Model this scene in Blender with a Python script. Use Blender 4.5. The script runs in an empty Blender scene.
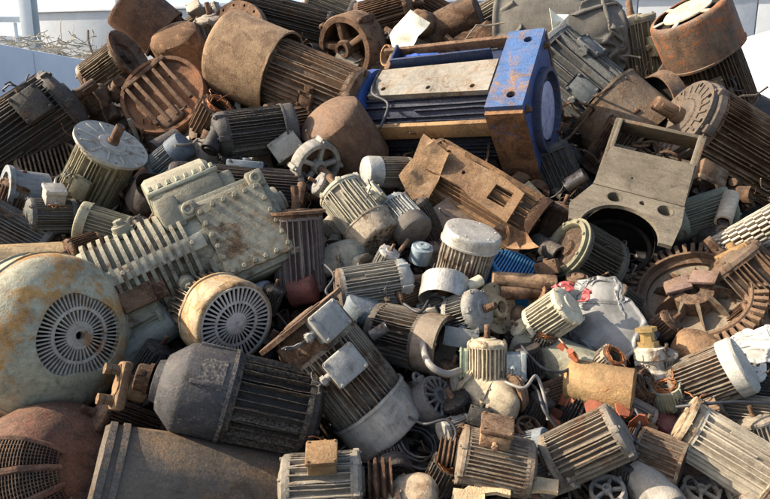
import bpy, bmesh, math, random
from mathutils import Vector, Matrix, noise
RAD = math.radians
PI = math.pi
rng = random.Random(7)
scene = bpy.context.scene
COL = scene.collection

# ------------------------------------------------------------------ camera
W0, H0, F0 = 770.0, 499.0, 620.0
CAM_Z, PITCH = 1.9, RAD(12.0)
cam_data = bpy.data.cameras.new('camera')
cam = bpy.data.objects.new('camera', cam_data)
COL.objects.link(cam)
cam.location = (0, 0, CAM_Z)
cam.rotation_euler = (RAD(90) - PITCH, 0, 0)
cam_data.sensor_width = 36.0
cam_data.lens = 36.0 * F0 / W0
cam_data.clip_end = 3000
cam_data.clip_start = 0.05
scene.camera = cam
CR = Vector((1, 0, 0))
CU = Vector((0, math.sin(PITCH), math.cos(PITCH)))
CF = Vector((0, math.cos(PITCH), -math.sin(PITCH)))
C0 = Vector((0, 0, CAM_Z))
SL, ZB, YB = 0.727, 0.3, 2.2          # slope of the heap: z = ZB + (y - YB) * SL


def ray(px, py):
    return (CF + CR * ((px - W0 / 2) / F0) + CU * ((H0 / 2 - py) / F0))


def on_slope(px, py, d=0.0):
    """point on the heap's slope seen at a place in the photo, moved d metres further back"""
    r = ray(px, py)
    k = (ZB - YB * SL - CAM_Z) / (r.z - SL * r.y)
    k = k + d / r.length
    return C0 + r * k, k / F0           # point, metres per photo pixel


def place(px, py, a=0.0, t=0.0, roll=0.0, d=0.0):
    """matrix of a thing whose long axis (+X) leans a degrees in the picture and t degrees to the viewer"""
    p, s = on_slope(px, py, d)
    B = -ray(px, py).normalized()
    R_ = CR - B * CR.dot(B); R_.normalize()
    U_ = B.cross(R_)
    a, t = RAD(a), RAD(t)
    X = (R_ * math.cos(a) + U_ * math.sin(a)) * math.cos(t) + B * math.sin(t)
    X.normalize()
    Z = B - X * B.dot(X)
    if Z.length < 0.05:
        Z = U_ - X * U_.dot(X)
    Z.normalize()
    Z = Matrix.Rotation(RAD(roll), 3, X) @ Z
    Y = Z.cross(X)
    m = Matrix((X, Y, Z)).transposed().to_4x4()
    m.translation = p
    return m, s


# ------------------------------------------------------------------ mesh collector
class MB:
    def __init__(self):
        self.v = []; self.f = []

    def add(self, vs, fs, m=None):
        o = len(self.v)
        if m is None:
            self.v.extend([Vector(p) for p in vs])
        else:
            self.v.extend([m @ Vector(p) for p in vs])
        self.f.extend([[i + o for i in q] for q in fs])
        return self

    def bm(self, b, m=None):
        b.verts.index_update()
        self.add([v.co.copy() for v in b.verts], [[v.index for v in f.verts] for f in b.faces], m)
        b.free()
        return self

    def lathe(self, prof, seg=40, m=None, close=False, a0=0.0, a1=2 * PI):
        """revolve (x, r) pairs about X"""
        vs = []; fs = []
        full = abs(a1 - a0 - 2 * PI) < 1e-6
        ns = seg if full else seg + 1
        for (x, r) in prof:
            for k in range(ns):
                an = a0 + (a1 - a0) * k / seg
                vs.append((x, r * math.cos(an), r * math.sin(an)))
        npf = len(prof)
        for i in range(npf if close else npf - 1):
            j = (i + 1) % npf
            for k in range(seg):
                k2 = (k + 1) % ns if full else k + 1
                fs.append((i * ns + k, i * ns + k2, j * ns + k2, j * ns + k))
        return self.add(vs, fs, m)

    def box(self, c, s, bev=0.0, m=None, taper=1.0):
        b = bmesh.new()
        bmesh.ops.create_cube(b, size=1.0)
        for v in b.verts:
            k = taper if v.co.z > 0 else 1.0
            v.co = Vector((v.co.x * s[0] * k, v.co.y * s[1] * k, v.co.z * s[2]))
        if bev > 0:
            bmesh.ops.bevel(b, geom=list(b.edges), offset=bev, segments=2, affect='EDGES', profile=0.5)
        for v in b.verts:
            v.co += Vector(c)
        return self.bm(b, m)

    def cyl(self, p0, p1, r0, r1=None, seg=12, m=None, caps=True):
        p0 = Vector(p0); p1 = Vector(p1)
        if r1 is None: r1 = r0
        ax = (p1 - p0)
        q = ax.to_track_quat('X', 'Z').to_matrix().to_4x4()
        q.translation = p0
        L = ax.length
        e = min(r0, r1, L) * 0.12
        prof = [(0, r0 - e), (e, r0), (L - e, r1), (L, r1 - e)]
        if caps: prof = [(0, 0.0001)] + prof + [(L, 0.0001)]
        return self.lathe(prof, seg, (m @ q) if m is not None else q)

    def hexbolt(self, p, n, r, h, m=None):
        p = Vector(p); n = Vector(n).normalized()
        q = n.to_track_quat('X', 'Z').to_matrix().to_4x4(); q.translation = p
        mm = (m @ q) if m is not None else q
        self.lathe([(0, r * 1.35), (h * .15, r * 1.35), (h * .15, r), (h * .85, r), (h, r * .8), (h, 0.0001)], 6, mm)
        return self

    def tube(self, pts, r, seg=8, m=None):
        pts = [Vector(p) for p in pts]
        vs = []; fs = []
        up = Vector((0, 0, 1))
        n = len(pts)
        pn = None
        for i, p in enumerate(pts):
            d = (pts[min(i + 1, n - 1)] - pts[max(i - 1, 0)]).normalized()
            if pn is None:
                u = up if abs(d.dot(up)) < .9 else Vector((1, 0, 0))
                pn = (u - d * u.dot(d)).normalized()
            else:
                pn = (pn - d * pn.dot(d)).normalized()
            bn = d.cross(pn)
            for k in range(seg):
                an = 2 * PI * k / seg
                vs.append(p + (pn * math.cos(an) + bn * math.sin(an)) * r)
        for i in range(n - 1):
            for k in range(seg):
                k2 = (k + 1) % seg
                fs.append((i * seg + k, i * seg + k2, (i + 1) * seg + k2, (i + 1) * seg + k))
        fs.append(tuple(range(seg - 1, -1, -1)))
        fs.append(tuple((n - 1) * seg + k for k in range(seg)))
        return self.add(vs, fs, m)

    def torus(self, c, R, r, ax=(1, 0, 0), seg=28, rs=8, m=None):
        q = Vector(ax).normalized().to_track_quat('X', 'Z').to_matrix().to_4x4(); q.translation = Vector(c)
        prof = [(r * math.sin(2 * PI * k / rs), R + r * math.cos(2 * PI * k / rs)) for k in range(rs)]
        return self.lathe(prof, seg, (m @ q) if m is not None else q, close=True)

    def holed_disc(self, x0, x1, r0, r1, n, rc, rh, m=None):
        """annulus between x0 and x1 with n round through holes"""
        ts = 2 * PI / n
        for i in range(n):
            th = ts * i
            w = rc * ts / 2
            angs = [2 * PI * k / 16 for k in range(16)]
            for (dr, dw) in ((r1 - rc, w), (r1 - rc, -w), (r0 - rc, w), (r0 - rc, -w)):
                angs.append(math.atan2(dw, dr) % (2 * PI))
            angs.sort()
            hole = []; bnd = []
            for an in angs:
                ca, sa = math.cos(an), math.sin(an)
                hole.append((rc + rh * ca, rh * sa / rc))
                k = 1e9
                if ca > 1e-9: k = min(k, (r1 - rc) / ca)
                if ca < -1e-9: k = min(k, (r0 - rc) / ca)
                if sa > 1e-9: k = min(k, w / sa)
                if sa < -1e-9: k = min(k, -w / sa)
                bnd.append((rc + k * ca, k * sa / rc))
            N = len(angs)
            vs = []
            for x in (x0, x1):
                for lst in (hole, bnd):
                    for (r, t) in lst:
                        vs.append((x, r * math.cos(th + t), r * math.sin(th + t)))
            fs = []
            for k in range(N):
                k2 = (k + 1) % N
                fs.append((k, k2, N + k2, N + k))
                fs.append((2 * N + k, 3 * N + k, 3 * N + k2, 2 * N + k2))
                fs.append((k, 2 * N + k, 2 * N + k2, k2))
                ra, rb = bnd[k][0], bnd[k2][0]
                if abs(ra - rb) < 1e-6 and (abs(ra - r1) < 1e-6 or abs(ra - r0) < 1e-6):
                    fs.append((N + k, N + k2, 3 * N + k2, 3 * N + k))
            self.add(vs, fs, m)
        return self

    def dent(self, n, depth, rad, seed):
        q = random.Random(seed)
        if not self.v: return self
        for k in range(n):
            c = self.v[q.randrange(len(self.v))].copy()
            ax = Vector((0, -c.y, -c.z))
            if ax.length < 1e-6: continue
            ax.normalize(); r = rad * q.uniform(.5, 1.3); dp = depth * q.uniform(.3, 1.2)
            for i, p in enumerate(self.v):
                d2 = (p - c).length_squared / (r * r)
                if d2 < 4: self.v[i] = p + ax * dp * math.exp(-d2)
        return self

    def wobble(self, amp, freq=6.0, seed=0.0):
        off = Vector((seed * 3.7, seed * 1.3, seed * 5.1))
        for i, p in enumerate(self.v):
            self.v[i] = p + noise.noise_vector(p * freq + off) * amp
        return self

    def scale(self, s):
        self.v = [p * s for p in self.v]
        return self

    def build(self, name, mat, parent=None, ang=38, weld=True):
        me = bpy.data.meshes.new(name)
        me.from_pydata([tuple(p) for p in self.v], [], self.f)
        b = bmesh.new(); b.from_mesh(me)
        if weld: bmesh.ops.remove_doubles(b, verts=b.verts, dist=0.00012)
        bmesh.ops.recalc_face_normals(b, faces=b.faces)
        b.to_mesh(me); b.free()
        me.polygons.foreach_set('use_smooth', [True] * len(me.polygons))
        me.set_sharp_from_angle(angle=RAD(ang))
        me.materials.append(mat)
        o = bpy.data.objects.new(name, me)
        COL.objects.link(o)
        if parent is not None: o.parent = parent
        return o


def tag(o, label=None, cat=None, group=None, kind=None):
    if label: o['label'] = label
    if cat: o['category'] = cat
    if group: o['group'] = group
    if kind: o['kind'] = kind
    return o


def thing(name, label, cat, m, group=None):
    o = bpy.data.objects.new(name, None)
    o.empty_display_size = 0.1
    COL.objects.link(o)
    o.matrix_world = m
    return tag(o, label, cat, group)


# ------------------------------------------------------------------ materials
def new_group():
    g = bpy.data.node_groups.new('weathered_metal', 'ShaderNodeTree')
    itf = g.interface
    def inp(n, ty, dv):
        s = itf.new_socket(n, in_out='INPUT', socket_type=ty); s.default_value = dv
    inp('Paint', 'NodeSocketColor', (.2, .2, .2, 1))
    inp('Rust Dark', 'NodeSocketColor', (.04, .019, .011, 1))
    inp('Rust Light', 'NodeSocketColor', (.17, .105, .068, 1))
    inp('Dust Color', 'NodeSocketColor', (.235, .185, .13, 1))
    inp('Rust', 'NodeSocketFloat', .3)
    inp('Dust', 'NodeSocketFloat', .3)
    inp('Grime', 'NodeSocketFloat', .5)
    inp('Wear', 'NodeSocketFloat', .4)
    inp('Metal', 'NodeSocketFloat', 0.)
    inp('Rough', 'NodeSocketFloat', .6)
    inp('Bump', 'NodeSocketFloat', .5)
    itf.new_socket('Shader', in_out='OUTPUT', socket_type='NodeSocketShader')
    N = g.nodes; L = g.links
    gi = N.new('NodeGroupInput'); go = N.new('NodeGroupOutput')
    tc = N.new('ShaderNodeTexCoord'); oi = N.new('ShaderNodeObjectInfo')
    mul = N.new('ShaderNodeMath'); mul.operation = 'MULTIPLY'; mul.inputs[1].default_value = 37.0
    L.new(oi.outputs['Random'], mul.inputs[0])
    add = N.new('ShaderNodeVectorMath'); add.operation = 'ADD'
    L.new(tc.outputs['Object'], add.inputs[0]); L.new(mul.outputs[0], add.inputs[1])
    P = add.outputs[0]
    def nz(scale, det=6., rough=.62, dist=0., p=None):
        n = N.new('ShaderNodeTexNoise'); n.inputs['Scale'].default_value = scale
        n.inputs['Detail'].default_value = det; n.inputs['Roughness'].default_value = rough
        n.inputs['Distortion'].default_value = dist
        L.new(p or P, n.inputs['Vector']); return n.outputs['Fac']
    def math_(op, a, b=None, c=None, clamp=False):
        m = N.new('ShaderNodeMath'); m.operation = op; m.use_clamp = clamp
        for i, x in enumerate((a, b, c)):
            if x is None: continue
            if isinstance(x, (int, float)): m.inputs[i].default_value = x
            else: L.new(x, m.inputs[i])
        return m.outputs[0]
    def step(x, lo, hi):
        m = N.new('ShaderNodeMapRange'); m.interpolation_type = 'SMOOTHSTEP'
        for s, x_ in (('Value', x), ('From Min', lo), ('From Max', hi)):
            if isinstance(x_, (int, float)): m.inputs[s].default_value = x_
            else: L.new(x_, m.inputs[s])
        return m.outputs['Result']
    def mixc(f, a, b, bt='MIX'):
        m = N.new('ShaderNodeMix'); m.data_type = 'RGBA'; m.blend_type = bt
        if isinstance(f, (int, float)): m.inputs[0].default_value = f
        else: L.new(f, m.inputs[0])
        for s, x in ((m.inputs[6], a), (m.inputs[7], b)):
            if isinstance(x, tuple): s.default_value = x
            else: L.new(x, s)
        return m.outputs[2]
    nA = nz(4.5, 7., .66, .6)
    nB = nz(21., 7., .68, .4)
    nC = nz(95., 5., .7)
    nD = nz(9., 8., .72, 1.2)
    nE = nz(330., 3., .6)
    # paint with uneven fading
    svm = N.new('ShaderNodeVectorMath'); svm.operation = 'MULTIPLY'; svm.inputs[1].default_value = (5., 42., 42.)
    L.new(P, svm.inputs[0])
    nS = nz(1., 5., .65, .3, svm.outputs[0])
    fade = math_('ADD', math_('MULTIPLY_ADD', math_('SUBTRACT', nD, .5), 1.9, .93), math_('MULTIPLY', math_('SUBTRACT', nS, .5), 1.3), None, False)
    nL = nz(2.3, 5., .6, .8)
    fade = math_('MULTIPLY', math_('MAXIMUM', fade, .3), math_('MULTIPLY_ADD', math_('SUBTRACT', nL, .5), 1.5, 1.0))
    pv = N.new('ShaderNodeVectorMath'); pv.operation = 'SCALE'
    L.new(gi.outputs['Paint'], pv.inputs[0]); L.new(fade, pv.inputs['Scale'])
    # chipped paint: pale primer / bare metal specks
    geo = N.new('ShaderNodeNewGeometry')
    ptn = math_('ADD', geo.outputs['Pointiness'], math_('MULTIPLY', math_('SUBTRACT', nB, .5), .12))
    edge = math_('MULTIPLY', math_('MULTIPLY', step(ptn, .53, .63), step(nC, .42, .62)), math_('MULTIPLY', gi.outputs['Wear'], .55))
    scr = math_('MULTIPLY', step(math_('ADD', math_('MULTIPLY', nC, .6), math_('MULTIPLY', nD, .4)), .565, .635), gi.outputs['Wear'])
    bare = math_('MAXIMUM', edge, math_('MULTIPLY', scr, .55))
    c1 = mixc(bare, pv.outputs[0], (.27, .225, .17, 1))
    # rust
    rs = math_('ADD', math_('MULTIPLY', nA, .54), math_('ADD', math_('MULTIPLY', nB, .23), math_('ADD', math_('MULTIPLY', nC, .07), math_('MULTIPLY', nS, .16))))
    rs = math_('ADD', rs, math_('MULTIPLY', step(ptn, .52, .62), .022))
    th = math_('MULTIPLY_ADD', gi.outputs['Rust'], -.42, .74)
    rm = step(rs, math_('SUBTRACT', th, .045), math_('ADD', th, .055))
    rcol = mixc(step(math_('ADD', math_('MULTIPLY', nC, .14), math_('ADD', math_('MULTIPLY', nD, .44), math_('MULTIPLY', nL, .42))), .42, .57), gi.outputs['Rust Dark'], gi.outputs['Rust Light'])
    c2 = mixc(rm, c1, rcol)
    # oily grime blotches
    gm = math_('MULTIPLY', step(math_('ADD', math_('MULTIPLY', nD, .5), math_('ADD', math_('MULTIPLY', nB, .25), math_('MULTIPLY', nS, .25))), .475, .60), gi.outputs['Grime'])
    c3 = mixc(math_('MULTIPLY', gm, .85), c2, (.018, .015, .012, 1))
    # settled dust
    sx = N.new('ShaderNodeSeparateXYZ'); L.new(geo.outputs['Normal'], sx.inputs[0])
    up = step(sx.outputs['Z'], -.05, 1.)
    dm = math_('MULTIPLY', math_('MULTIPLY', math_('ADD', math_('MULTIPLY', up, .72), .05), step(math_('ADD', math_('MULTIPLY', nB, .4), math_('ADD', math_('MULTIPLY', nA, .3), math_('MULTIPLY', nC, .3))), .40, .62)), gi.outputs['Dust'], clamp=True)
    c4 = mixc(dm, c3, gi.outputs['Dust Color'])
    # fine mottling
    mt = math_('ADD', math_('MULTIPLY_ADD', math_('SUBTRACT', nE, .5), .7, .98), math_('MULTIPLY', math_('SUBTRACT', nC, .5), .7))
    mt = math_('MAXIMUM', mt, .25)
    fv = N.new('ShaderNodeVectorMath'); fv.operation = 'SCALE'
    tint = mixc(1., c4, (1.03, .985, .92, 1), 'MULTIPLY')
    L.new(tint, fv.inputs[0]); L.new(mt, fv.inputs['Scale'])
    bs = N.new('ShaderNodeBsdfPrincipled')
    L.new(fv.outputs[0], bs.inputs['Base Color'])
    met = math_('MULTIPLY', gi.outputs['Metal'], math_('SUBTRACT', 1., math_('MAXIMUM', rm, dm)))
    L.new(met, bs.inputs['Metallic'])
    rg = math_('ADD', gi.outputs['Rough'], math_('MULTIPLY', math_('MAXIMUM', rm, dm), .3))
    rg = math_('ADD', rg, math_('MULTIPLY', math_('SUBTRACT', nC, .5), .3))
    rg = math_('SUBTRACT', rg, math_('MULTIPLY', gm, .15), None, True)
    L.new(rg, bs.inputs['Roughness'])
    bs.inputs['Specular IOR Level'].default_value = .2
    hh = math_('ADD', math_('MULTIPLY', nC, .6), math_('ADD', math_('MULTIPLY', nB, .8), math_('MULTIPLY', rm, math_('MULTIPLY_ADD', nC, .8, -.1))))
    bp = N.new('ShaderNodeBump'); bp.inputs['Distance'].default_value = .009
    L.new(gi.outputs['Bump'], bp.inputs['Strength']); L.new(hh, bp.inputs['Height'])
    L.new(bp.outputs[0], bs.inputs['Normal'])
    L.new(bs.outputs[0], go.inputs[0])
    return g


GRP = new_group()
MATS = {}


def M(paint, rust=.3, dust=.3, grime=.5, wear=.4, metal=0., rough=.6, bump=.5, rl=None, rd=None, dc=None, name='weathered_metal'):
    key = (paint, rust, dust, grime, wear, metal, rough, bump, rl, rd, dc)
    if key in MATS: return MATS[key]
    m = bpy.data.materials.new(name); m.use_nodes = True
    nt = m.node_tree; nt.nodes.clear()
    g = nt.nodes.new('ShaderNodeGroup'); g.node_tree = GRP
    out = nt.nodes.new('ShaderNodeOutputMaterial')
    nt.links.new(g.outputs[0], out.inputs[0])
    for k, v in (('Rust', rust), ('Dust', dust), ('Grime', grime), ('Wear', wear), ('Metal', metal), ('Rough', rough), ('Bump', bump)):
        g.inputs[k].default_value = v
    g.inputs['Paint'].default_value = (*paint, 1)
    if rl: g.inputs['Rust Light'].default_value = (*rl, 1)
    if rd: g.inputs['Rust Dark'].default_value = (*rd, 1)
    if dc: g.inputs['Dust Color'].default_value = (*dc, 1)
    MATS[key] = m
    return m


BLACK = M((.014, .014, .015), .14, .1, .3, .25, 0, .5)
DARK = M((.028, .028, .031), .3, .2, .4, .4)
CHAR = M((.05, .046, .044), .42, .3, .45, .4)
BROWN = M((.08, .055, .038), .62, .35, .4, .3)
DBROWN = M((.035, .025, .019), .6, .3, .5, .3)
RUST = M((.10, .064, .043), .95, .25, .35, .2, bump=.8)
RUSTLT = M((.25, .15, .085), .85, .4, .25, .2, rl=(.29, .175, .095), rd=(.10, .052, .028), bump=.7)
RUSTRED = M((.2, .07, .04), .8, .2, .35, .2, rl=(.26, .095, .05), rd=(.08, .03, .02))
OCHRE = M((.25, .165, .085), .6, .35, .35, .3, rl=(.30, .19, .09), rd=(.14, .08, .04))
OLIVE = M((.21, .20, .15), .36, .4, .4, .4)
GREEN = M((.22, .235, .185), .3, .38, .35, .5)
GREENLT = M((.32, .33, .26), .26, .4, .3, .5)
GREY = M((.2, .2, .2), .3, .35, .45, .5)
GREYLT = M((.33, .325, .31), .24, .35, .35, .5, .2, .5)
SILVER = M((.38, .38, .36), .22, .25, .3, .5, .45, .42)
CREAM = M((.47, .43, .32), .3, .3, .35, .4)
BLUEGREY = M((.15, .185, .22), .3, .3, .4, .5)
STEEL = M((.3, .29, .28), .45, .2, .4, .3, .7, .4)
SHAFT = M((.26, .2, .15), .75, .2, .3, .2, .5, .45)
TAN = M((.3, .24, .165), .45, .5, .35, .3)
TANGREY = M((.235, .21, .175), .34, .5, .35, .3)
PURPLE = M((.085, .068, .07), .4, .3, .4, .5)
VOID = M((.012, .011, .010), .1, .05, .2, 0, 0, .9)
BLUE = M((.015, .07, .36), .12, .1, .2, .3)
BLUECAP = M((.03, .16, .36), .08, .14, .15, .3, 0, .45)
COPPER = M((.3, .12, .05), .3, .15, .5, .2, .5, .45)


def simple(name, col, rough=.7, var=.3, scale=6., bump=.2, bscale=None, trans=0., sss=0.):
    m = bpy.data.materials.new(name); m.use_nodes = True
    nt = m.node_tree; N = nt.nodes; L = nt.links
    bs = N['Principled BSDF']
    tc = N.new('ShaderNodeTexCoord')
    n = N.new('ShaderNodeTexNoise'); n.inputs['Scale'].default_value = scale; n.inputs['Detail'].default_value = 8; n.inputs['Roughness'].default_value = .65
    L.new(tc.outputs['Object'], n.inputs['Vector'])
    mr = N.new('ShaderNodeMapRange'); mr.inputs['From Min'].default_value = .3; mr.inputs['From Max'].default_value = .7
    mr.inputs['To Min'].default_value = 1 - var; mr.inputs['To Max'].default_value = 1 + var
    L.new(n.outputs['Fac'], mr.inputs['Value'])
    vm = N.new('ShaderNodeVectorMath'); vm.operation = 'SCALE'; vm.inputs[0].default_value = col
    L.new(mr.outputs[0], vm.inputs['Scale']); L.new(vm.outputs[0], bs.inputs['Base Color'])
    bs.inputs['Roughness'].default_value = rough
    n2 = N.new('ShaderNodeTexNoise'); n2.inputs['Scale'].default_value = bscale or scale * 8; n2.inputs['Detail'].default_value = 6
    L.new(tc.outputs['Object'], n2.inputs['Vector'])
    bp = N.new('ShaderNodeBump'); bp.inputs['Strength'].default_value = bump; bp.inputs['Distance'].default_value = .01
    L.new(n2.outputs['Fac'], bp.inputs['Height']); L.new(bp.outputs[0], bs.inputs['Normal'])
    if trans:
        bs.inputs['Transmission Weight'].default_value = trans
    if sss:
        bs.inputs['Subsurface Weight'].default_value = sss
        bs.inputs['Subsurface Radius'].default_value = (.02, .02, .02)
    return m


CONCRETE = simple('cast_concrete', (.36, .38, .40), .9, .14, 1.6, .3, 30)
CONCRETE_LT = simple('pale_concrete', (.55, .57, .60), .9, .1, 1.2, .25, 30)
PAINTED_STEEL = simple('painted_column_steel', (.42, .47, .50), .5, .12, 2., .1)
TARP = simple('canvas_tarp', (.082, .074, .062), .85, .55, 5., .3, 90)
BAGGREY = simple('dusty_grey_plastic', (.13, .127, .118), .42, .65, 7., .15, 45)
BAGWHITE = simple('white_plastic_bag', (.36, .345, .31), .4, .3, 7., .15, 40)
CABLE = simple('rubber_cable', (.03, .03, .032), .55, .4, 30.)
HOSE = simple('grey_hose', (.2, .18, .155), .5, .35, 25.)
ORANGE = simple('orange_plastic', (.24, .068, .03), .5, .4, 20.)
REDPL = simple('red_plastic', (.28, .05, .05), .45, .3, 20.)
WOOD = simple('broken_board', (.42, .30, .17), .85, .35, 18., .5)
CREAMPL = simple('cream_sheet_metal', (.66, .62, .48), .55, .3, 9., .2)
SOIL = simple('oily_scrap_soil', (.022, .019, .016), .9, .5, 9., .8, 40)
YARD = simple('yard_concrete', (.23, .22, .20), .92, .3, .8, .4, 20)
STRAW = simple('dry_wire_and_straw', (.24, .22, .18), .8, .4, 14., .2)


# ------------------------------------------------------------------ builders
def darkened(m):
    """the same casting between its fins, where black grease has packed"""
    k = ('darkened', m.name)
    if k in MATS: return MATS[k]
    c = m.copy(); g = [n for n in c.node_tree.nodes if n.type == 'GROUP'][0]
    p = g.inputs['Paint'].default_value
    g.inputs['Paint'].default_value = (p[0] * .46 + .004, p[1] * .44 + .004, p[2] * .42 + .004, 1)  # core paint made darker than the fins
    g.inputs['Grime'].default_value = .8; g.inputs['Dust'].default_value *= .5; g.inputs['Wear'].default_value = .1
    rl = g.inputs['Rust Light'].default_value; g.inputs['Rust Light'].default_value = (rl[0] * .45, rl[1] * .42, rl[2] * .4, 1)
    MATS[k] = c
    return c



def fins_mesh(L, n, r0, r1, frac, seed, broken=.12, a0=0, a1=2 * PI, skip=None):
    """axial cooling fins standing round a cylinder, a few of them chipped or bent"""
    q = random.Random(seed)
    mb = MB()
    pitch = (a1 - a0) / n
    for k in range(n):
        an = a0 + pitch * (k + .5)
        if skip and any(abs((an - s + PI) % (2 * PI) - PI) < w for (s, w) in skip): continue
        w = frac * pitch * r0 / 2
        xa, xb = -L / 2, L / 2
        if q.random() < broken:
            c = q.uniform(.08, .6) * L
            if q.random() < .5: xa += c
            else: xb -= c
        rr = r1 * q.uniform(.975, 1.005)
        bend = q.gauss(0, .016) + (q.uniform(-.05, .05) if q.random() < .08 else 0)
        vs = []; ns = 4
        for i in range(ns + 1):
            x = xa + (xb - xa) * i / ns
            jr = rr + q.gauss(0, .0025); jb = bend + q.gauss(0, .004)
            for (r, y) in ((r0 - .02, -w), (r0 - .02, w), (jr, jb + w * .62), (jr, jb - w * .62)):
                vs.append((x, r, y))
        fs = [(3, 2, 1, 0)]
        for i in range(ns):
            o = i * 4
            for e in range(4):
                e2 = (e + 1) % 4
                fs.append((o + e, o + e2, o + 4 + e2, o + 4 + e))
        o = ns * 4
        fs.append((o, o + 1, o + 2, o + 3))
        mb.add(vs, fs, Matrix.Rotation(an, 4, 'X'))
    return mb


def term_box(root, D, x, r, size, mat, az=0., gland=True, lid=True, lid_mat=None):
    """junction box standing on the motor body at angle az from local Z"""
    m = Matrix.Rotation(az, 4, 'X')
    l, w, h = size
    mb = MB()
    mb.box((x, 0, r + h * .36), (l * .9, w * .9, h * .72), .025, m)
    if gland:
        mb.cyl((x, w * .35, r + h * .3), (x, w * .75, r + h * .3), .05, .045, 10, m)
        mb.lathe([(0, .001), (0, .065), (.05, .065), (.05, .001)], 6, m @ Matrix.Translation((x, w * .6, r + h * .3)) @ Matrix.Rotation(PI / 2, 4, 'Z'))
    o = mb.scale(D).wobble(D * .006, 3 / D, x).build('terminal_box', mat, root)
    if gland and abs(math.sin(x * 91 + D * 57)) > .45:
        q = random.Random(int(x * 991 + D * 7919)); mb = MB()
        for k in range(3):
            p = Vector((x, w * .78, r + h * .3)); pts = [p]; dr = Vector((q.gauss(0, .3), 1, q.gauss(0, .3)))
            for i in range(6):
                dr = (dr + Vector((q.gauss(0, .45), q.gauss(-.1, .4), q.gauss(-.1, .4)))).normalized(); pts.append(pts[-1] + dr * .05)
            mb.tube(pts, .011, 6, m)
        mb.scale(D).build('cut_wires', COPPER if q.random() < .4 else CABLE, o)
    if lid:
        mb = MB()
        mb.box((x, 0, r + h * .84), (l, w, h * .27), .03, m)
        for sx in (-1, 1):
            for sy in (-1, 1):
                mb.hexbolt((x + sx * l * .41, sy * w * .41, r + h * .97), (0, 0, 1), .02, .025, m)
        mb.scale(D).wobble(D * .006, 3 / D, x + 2).build('box_lid', lid_mat or mat, o)
    return o


def grille_face(mb, mh, x, r1, r0, n, rings, D, thick=.02, sp=.35):
    """radial spokes between r0 and r1 with hoops, about X at x"""
    for k in range(n):
        an = 2 * PI * k / n
        w = sp * 2 * PI / n * (r0 + r1) / 2 / 2
        w0 = min(w, .75 * 2 * PI / n * r0 / 2)
        vs = []
        for xx in (x - thick, x):
            vs += [(xx, r0 - .01, -w0), (xx, r1 + .01, -w), (xx, r1 + .01, w), (xx, r0 - .01, w0)]
        fs = [(0, 1, 2, 3), (7, 6, 5, 4), (0, 4, 5, 1), (1, 5, 6, 2), (2, 6, 7, 3), (3, 7, 4, 0)]
        mb.add(vs, fs, mh @ Matrix.Rotation(an, 4, 'X'))
    for (ra, rb) in rings:
        e = .004
        mb.lathe([(x - thick, ra), (x + e, ra), (x + e, rb), (x - thick, rb)], 48, mh, close=True)
    return mb


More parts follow.
